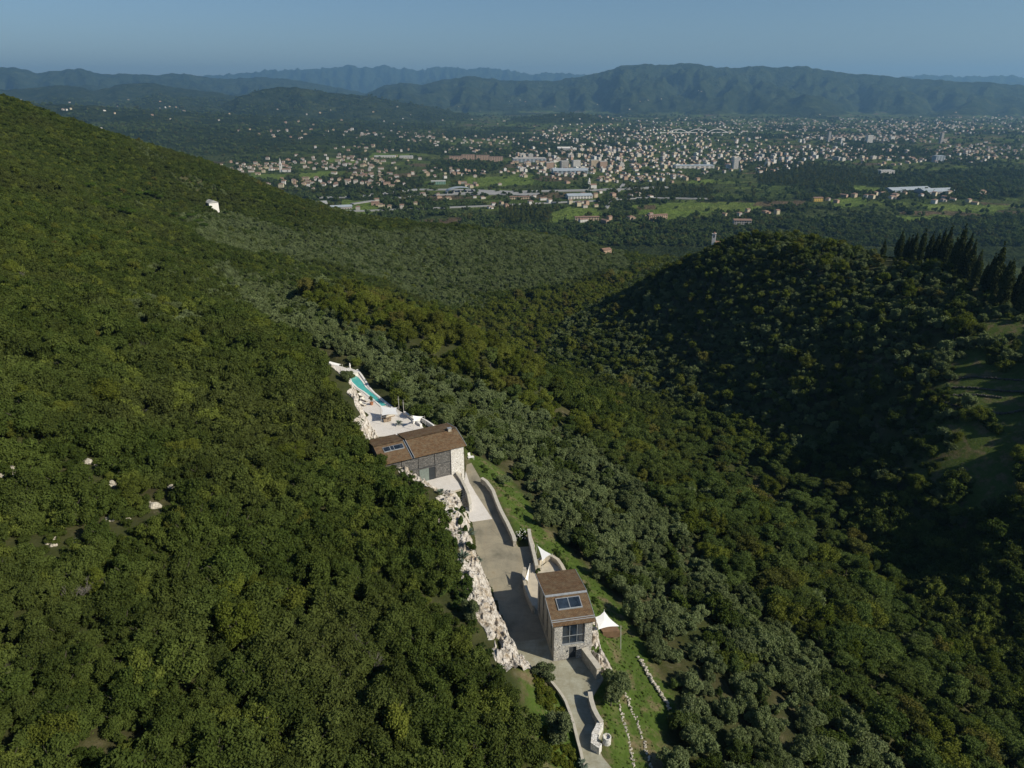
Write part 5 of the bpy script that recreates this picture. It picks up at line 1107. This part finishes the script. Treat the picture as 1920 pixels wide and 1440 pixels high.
# ------------------------------------------------------------------ garden plants
def topi(u, v, z, rx, ry, rz_, turn, label, clipped=True):
    x, y = G(u, v, z); g = float(hgt(np.array([x]), np.array([y]))[0]); e = empty('clipped_shrub', (x, y, g), turn, label, 'shrub', 'clipped shrubs above the rock face')
    me = crown_mesh('shrub_crown', M['topiary'], 1500, .15, 7, (1.0, 0, 2.0), int(u), aspect=1.4); o = link('crown', me, e); o.scale = (rx*.95, ry*.95, rz_*.95)
    MB().tube((0, 0, -.5), (0, 0, .9*rz_), .08).build('stem', M['bark'], e)
for a in [(846,977,5,1.0,1.0,.9,0,'small round clipped shrub, topmost on the rock face'),(861,968,4.5,1.3,1.0,.8,0,'flat round clipped shrub lying on the white rock'),(864,1002,5,1.1,2.8,1.2,.1,'long upright clipped hedge beside the upper agave'),(850,1058,5.5,1.0,3.6,1.3,.15,'longest clipped hedge along the rock top'),(882,1052,4,1.1,1.3,1.0,0,'oval clipped shrub in a cleft of the rock face'),(863,1086,5,1.1,1.2,1.1,0,'round clipped shrub below the blue agave'),(874,1118,5,1.4,1.5,1.5,0,'rounded shrub at the lower end of the rock face'),(847,1124,5.8,1.5,3.6,1.6,-.5,'big oval clipped hedge with a dark shadow'),(876,1145,5,1.2,1.4,1.2,0,'small shrub left of the lower rock face'),(866,963,4.4,.6,.6,.9,0,'little grey shrub at the corner of the forecourt')]: topi(*a)
def agave(u, v, z, r, label):
    x, y = G(u, v, z); g = float(hgt(np.array([x]), np.array([y]))[0]); mb = MB(); rr = random.Random(int(u))
    for k in range(30):
        a = rr.random()*6.28; elv = rr.uniform(.15, 1.3); L = r*rr.uniform(.7, 1.1); d = Vector((math.cos(a)*math.cos(elv), math.sin(a)*math.cos(elv), math.sin(elv))); s = Vector((-math.sin(a), math.cos(a), 0)); p1 = d*L*.55+Vector((0, 0, .1)); p2 = d*L+Vector((0, 0, -.15*L)); w_ = .11*r
        mb.add([(0, 0, .1), p1-s*w_, p1+s*w_, p2, p1-Vector((0, 0, .05))], [(0, 1, 4), (0, 4, 2), (1, 3, 4), (4, 3, 2), (0, 2, 3, 1)])
    o = mb.build('agave', M['agave']); o.location = (x, y, g+.5); tag(o, label, 'agave', 'agaves on the rock face')
agave(876, 1017, 4, 1.9, 'large spiky agave on the rock face at the middle of the drive'); agave(869, 1070, 4.5, 1.8, 'large blue green agave between two clipped shrubs'); agave(898, 1078, 2.5, 1.1, 'small dark agave low on the rock face'); agave(826, 932, 4.5, 1.3, 'small agave high on the rocks beside the steps'); agave(1093, 1436, .3, 1.0, 'grey agave at the bottom of the lower drive')
agave(748, 798, 3.0, 1.4, 'grey agave on the white terrace above the long roof')
def near_tree(u, v, z, key, s, i, label, name, cat, grp=None, sz=1.0):
    x, y = G(u, v, z); g = float(hgt(np.array([x]), np.array([y]))[0]); return tree(key, name, x, y, g, s, i*1.3, i, label, cat, grp, sz=sz)
near_tree(1021, 1290, .4, 'olive', .78, 0, 'small olive tree standing alone before the tower house', 'olive_tree', 'olive tree')
near_tree(1145, 1325, -1, 'olive', .80, 1, 'left olive tree of the pair beside the lower drive wall', 'olive_tree', 'olive tree')
near_tree(1158, 1306, -1.5, 'olive', .85, 2, 'right olive tree of the pair beside the lower drive wall', 'olive_tree', 'olive tree')
near_tree(1050, 1395, .5, 'olive', .92, 3, 'olive tree left of the lower drive beside the yellow shrubs', 'olive_tree', 'olive tree')
near_tree(945, 905, -1.5, 'olive', .62, 4, 'little olive tree with bare stem on the grass above the curving wall', 'olive_tree', 'olive tree')
near_tree(1018, 985, -3, 'olive', .85, 5, 'olive tree at the grass edge behind the curving wall', 'olive_tree', 'olive tree')
near_tree(655, 735, 4, 'olive', .9, 2, 'olive tree leaning over the far end of the pool', 'olive_tree', 'olive tree')
near_tree(708, 850, 5, 'oak', .62, 2, 'bushy evergreen at the left end of the long house roof', 'evergreen_bush', 'bush')
near_tree(735, 890, 4, 'oak', .5, 3, 'small evergreen bush in front of the left shutters', 'evergreen_bush', 'bush')
near_tree(885, 1180, 5.5, 'olive', .7, 3, 'loose grey shrub between the forest and the lower rock', 'grey_bush', 'bush')
near_tree(768, 906, 3, 'oak', .4, 4, 'little evergreen bush at the rocks below the shutters', 'evergreen_bush', 'bush')
# scattered small shrubs
bedm = crown_mesh('bed_shrub', M['bed'], 600, .12, 6, (.8, 0, .9), 77); bedm2 = crown_mesh('bed_shrub', M['topiary'], 500, .14, 6, (.8, 0, 1.0), 78)
def bush_pts(poly, n, z): 
    u0, u1 = min(p[0] for p in poly), max(p[0] for p in poly); v0, v1 = min(p[1] for p in poly), max(p[1] for p in poly); out = []
    while len(out) < n:
        u, v = rng.uniform(u0, u1), rng.uniform(v0, v1)
        if inpoly(np.array([u]), np.array([v]), poly)[0]: x, y = G(u, v, z); out.append((x, y, float(hgt(np.array([x]), np.array([y]))[0])))
    return out
for (poly, n, z, me, lab, grp) in [([(812,950),(850,1000),(840,1060),(868,1130),(905,1200),(960,1280),(935,1265),(880,1190),(835,1140),(806,1080),(838,1030),(835,985)], 60, 6, bedm2, 'low dark green shrub between the forest edge and the rock face', 'rock top shrubs'), ([(700,850),(740,880),(815,950),(800,960),(740,905)], 26, 5, bedm2, 'low dark green shrub on the bank in front of the long house', 'long house bank shrubs'),
   ([(1000,1290),(1030,1290),(1055,1335),(1060,1350),(1010,1350)], 60, .3, bedm, 'low yellow green shrub in the bed left of the lower drive', 'yellow green bed shrubs'), ([(1015,1390),(1070,1385),(1085,1450),(1010,1450)], 60, .3, bedm, 'low yellow green shrub at the bottom bed of the garden', 'yellow green bottom bed shrubs'),
   ([(900,880),(930,888),(960,925),(985,965),(970,968),(935,915),(905,890)], 12, -1, bedm2, 'low green shrub on the bank behind the curving wall', 'bank shrubs'), ([(1035,1010),(1075,1060),(1105,1100),(1140,1150),(1128,1150),(1085,1090),(1040,1035)], 26, -2.5, bedm2, 'low green shrub on the bank behind the tower house', 'tower bank shrubs'),
   ([(1040,1040),(1058,1040),(1095,1095),(1078,1090)], 14, -1.5, bedm2, 'low green shrub beside the little courtyard', 'courtyard shrubs')]:
    for (x, y, g) in bush_pts(poly, n, z):
        s = rng.uniform(.6, 1.15)*(.85 if me is bedm else (1.15 if 'rock' in grp or 'long' in grp else .75)); o = link('garden_shrub', me); o.location = (x, y, g-.1); o.rotation_euler = (0, 0, rng.random()*6); o.scale = (s, s, s*.9); tag(o, lab, 'shrub', grp)
e = empty('flowering_shrub', (*G(978, 1012, -.2), -.5), 0, 'shrub with white flowers at the end of the curving wall', 'shrub'); link('crown', crown_mesh('flower_crown', M['topiary'], 900, .16, 7, (1.1, 0, 2.3), 91), e)
mb = MB()
for k in range(40):
    a = rng.random()*6.28; r = rng.uniform(.3, 1.1); z = rng.uniform(.8, 2.4); mb.lathe((r*math.cos(a), r*math.sin(a), z), [(.02, 0), (.09, .05), (.02, .1)], 5)
mb.build('flowers', M['flower'], e)
e = empty('spiky_shrub', (*G(962, 1012, 0), 0), 0, 'round green shrub in the courtyard by the wall', 'shrub'); e.location = (*G(1008, 1074, 0), 0); link('crown', crown_mesh('round_crown', M['topiary'], 600, .12, 6, (.55, 0, 1.1), 93), e)
# ------------------------------------------------------------------ cypresses, pines, far houses, bare trees
CYP = [(1655,478,.62),(1684,482,.95),(1697,484,.8),(1712,478,1.0),(1726,480,.9),(1741,483,.95),(1752,486,1.0),(1763,480,1.15),(1772,486,1.2),(1786,490,.95),(1797,486,1.2),(1811,490,1.15),(1822,488,1.05),(1836,495,1.0),(1702,490,.7),(1868,520,1.25),(1880,545,1.0),(1893,520,1.1),(1905,560,1.05),(1918,566,1.1),(1858,515,.9),(1749,492,.8),(1851,505,.8)]
for k, (u, v, s) in enumerate(CYP):
    Y_ = np.interp(u, [1650, 1700, 1760, 1840, 1920], [352, 335, 310, 272, 238]); x, y, z = GY(u, v, Y_); g = float(hgt(np.array([x]), np.array([y]))[0])
    lab = 'short cypress at the left end of the dark cypress row' if k == 0 else ('dark cypress in the hilltop row' if u < 1845 else 'dark cypress of the nearer clump at the right edge of the hill')
    tree('cypress', 'cypress_tree', x, y, g-.3, s*1.2, k, k, lab, 'cypress', None if k == 0 else ('cypresses of the hilltop row' if u < 1845 else 'cypresses of the nearer clump'))
PIN = [(172,352,.8),(205,372,.8),(222,358,.9),(240,378,.95),(262,365,.9),(278,362,.85),(292,368,.9),(303,372,.8),(235,398,.8),(250,402,.8),(330,405,.8),(345,412,.85),(360,405,.8),(375,420,.85),(385,426,.8),(395,388,.7),(330,378,.8),(215,395,.8),(180,385,.7),(425,395,.6)]
for k, (u, v, s) in enumerate(PIN):
    x, y, g = ground(u, v+12); tree('pine', 'umbrella_pine', x, y, g-.3, s*.85, k, k, 'round headed umbrella pine near the white house on the left hillside', 'pine', 'umbrella pines on the left hillside')
def hhouse(u, v, z_, w, d, h, rz, wallm, roofm, label, name='hillside_house', Y=None):
    x, y, g = ground(u, v) if Y is None else hill_at(u, v, Y); e = empty(name, (x, y, g+z_), rz, label, 'house')
    MB().box(-w/2, w/2, -d/2, d/2, -4, h).build('wall', wallm, e); mb = MB(); mb.add([(-w/2-.5, -d/2-.5, h+.01), (w/2+.5, -d/2-.5, h+.01), (w/2+.5, d/2+.5, h+.01), (-w/2-.5, d/2+.5, h+.01), (-w/2-.5, 0, h+d*.22), (w/2+.5, 0, h+d*.22)], [(3, 2, 1, 0), (0, 1, 5, 4), (2, 3, 4, 5), (1, 2, 5), (3, 0, 4)]); mb.build('roof', roofm, e)
    for s in (-1, 1):
        for i in range(3):
            for f in range(max(1, int(h/3))): q = MB(); cx = -w/2+w*(i+.5)/3; q.quad((cx-.5, s*(d/2+.03), 1+3*f), (cx+.5, s*(d/2+.03), 1+3*f), (cx+.5, s*(d/2+.03), 2.4+3*f), (cx-.5, s*(d/2+.03), 2.4+3*f)); q.build('window', M['hole'], e)
    return x, y, g
hhouse(399, 396, 1.5, 12, 8, 6.5, -.9, M['white'], M['flat'], 'bright white house among umbrella pines on the left hillside', 'white_house')
hhouse(1162, 462, 2, 11, 8, 4, .2, M['plaster'][1], M['tile2'], 'low house with brown roof at the edge of the olive hill')
hhouse(1135, 478, 2, 10, 8, 4, .5, W[2], M['tile'], 'red roofed house among the olives of the far hill')
x, y, z = GY(1350, 466, 700); e = empty('chapel', (x, y, z), -.3, 'white chapel with square bell tower beyond the dark hill', 'church')
MB().box(-5, 9, -5, 5, -12, 5).build('nave_wall', M['white'], e); mb = MB(); mb.add([(-5.4, -5.4, 5.01), (9.4, -5.4, 5.01), (9.4, 5.4, 5.01), (-5.4, 5.4, 5.01), (-5.4, 0, 7.4), (9.4, 0, 7.4)], [(3, 2, 1, 0), (0, 1, 5, 4), (2, 3, 4, 5), (1, 2, 5), (3, 0, 4)]); mb.build('roof', M['tile'], e)
t_ = MB(); t_.box(-8.6, -5.1, -1.7, 1.7, -12, 14); t_.box(-8.9, -4.8, -2.0, 2.0, 14.01, 14.6); t_ = t_.build('bell_tower', M['white'], e); MB().lathe((-6.85, 0, 14.6), [(2.2, 0), (.1, 1.6)], 4).build('spire', M['tile'], t_)
q = MB(); [q.quad((-7.5, s*1.73, 10.5), (-6.2, s*1.73, 10.5), (-6.2, s*1.73, 13), (-7.5, s*1.73, 13)) for s in (-1, 1)]; q.build('belfry_opening', M['hole'], t_)
bm_ = [bare_mesh('bare_branches', M['greybark'], 5.5, 30+i) for i in range(4)]
for k, (u, v) in enumerate([(45,505),(60,520),(120,480),(265,640),(280,655),(665,1215),(690,1235),(640,1260),(655,1190),(35,1270),(60,1240),(400,1080),(75,500),(1690,1230),(560,1180),(150,1110),(860,1440),(880,1410)]):
    x, y, g = ground(u, v+25); o = link('bare_tree', bm_[k % 4]); o.location = (x, y, g); o.rotation_euler = (0, 0, k); s = rng.uniform(.55, .8); o.scale = (s, s, s*1.2); tag(o, 'leafless pale branched tree sticking out of the scrub forest', 'bare tree', 'bare trees in the forest')

# grass tufts and weeds on the lawns
SP['tuft'] = {}
c = bpy.data.collections.new('src_tuft'); M['grass'] = foliage('grass_blades', (.06, .10, .018), (.09, .13, .03), (.12, .12, .05), big=.3, fine=6)
for i in range(4):
    c.objects.link(bpy.data.objects.new('tuft_source_%d' % i, crown_mesh('tuft', M['grass'], 50, .12, 4, (.40, 0, .16), 900+i, core=False, aspect=2.6, vert=.5)))
SP['tuft']['far'] = c
x, y = jitter(.8, -25, 62, 50, 160); k = inpoly(x, y, LAWN) | inpoly(x, y, LAWN2); k &= pdist(x, y, ROAD) > .5; k &= ~inpoly(x, y, ROAD); x, y = x[k], y[k]
scatter('grass', 'tuft', np.stack([x, y, hgt(x, y)-.03, rng.uniform(.3, .8, len(x))*(.4+fbm(x/3, y/3, 3, 5))], -1), 'rough green grass with weeds on the garden banks')
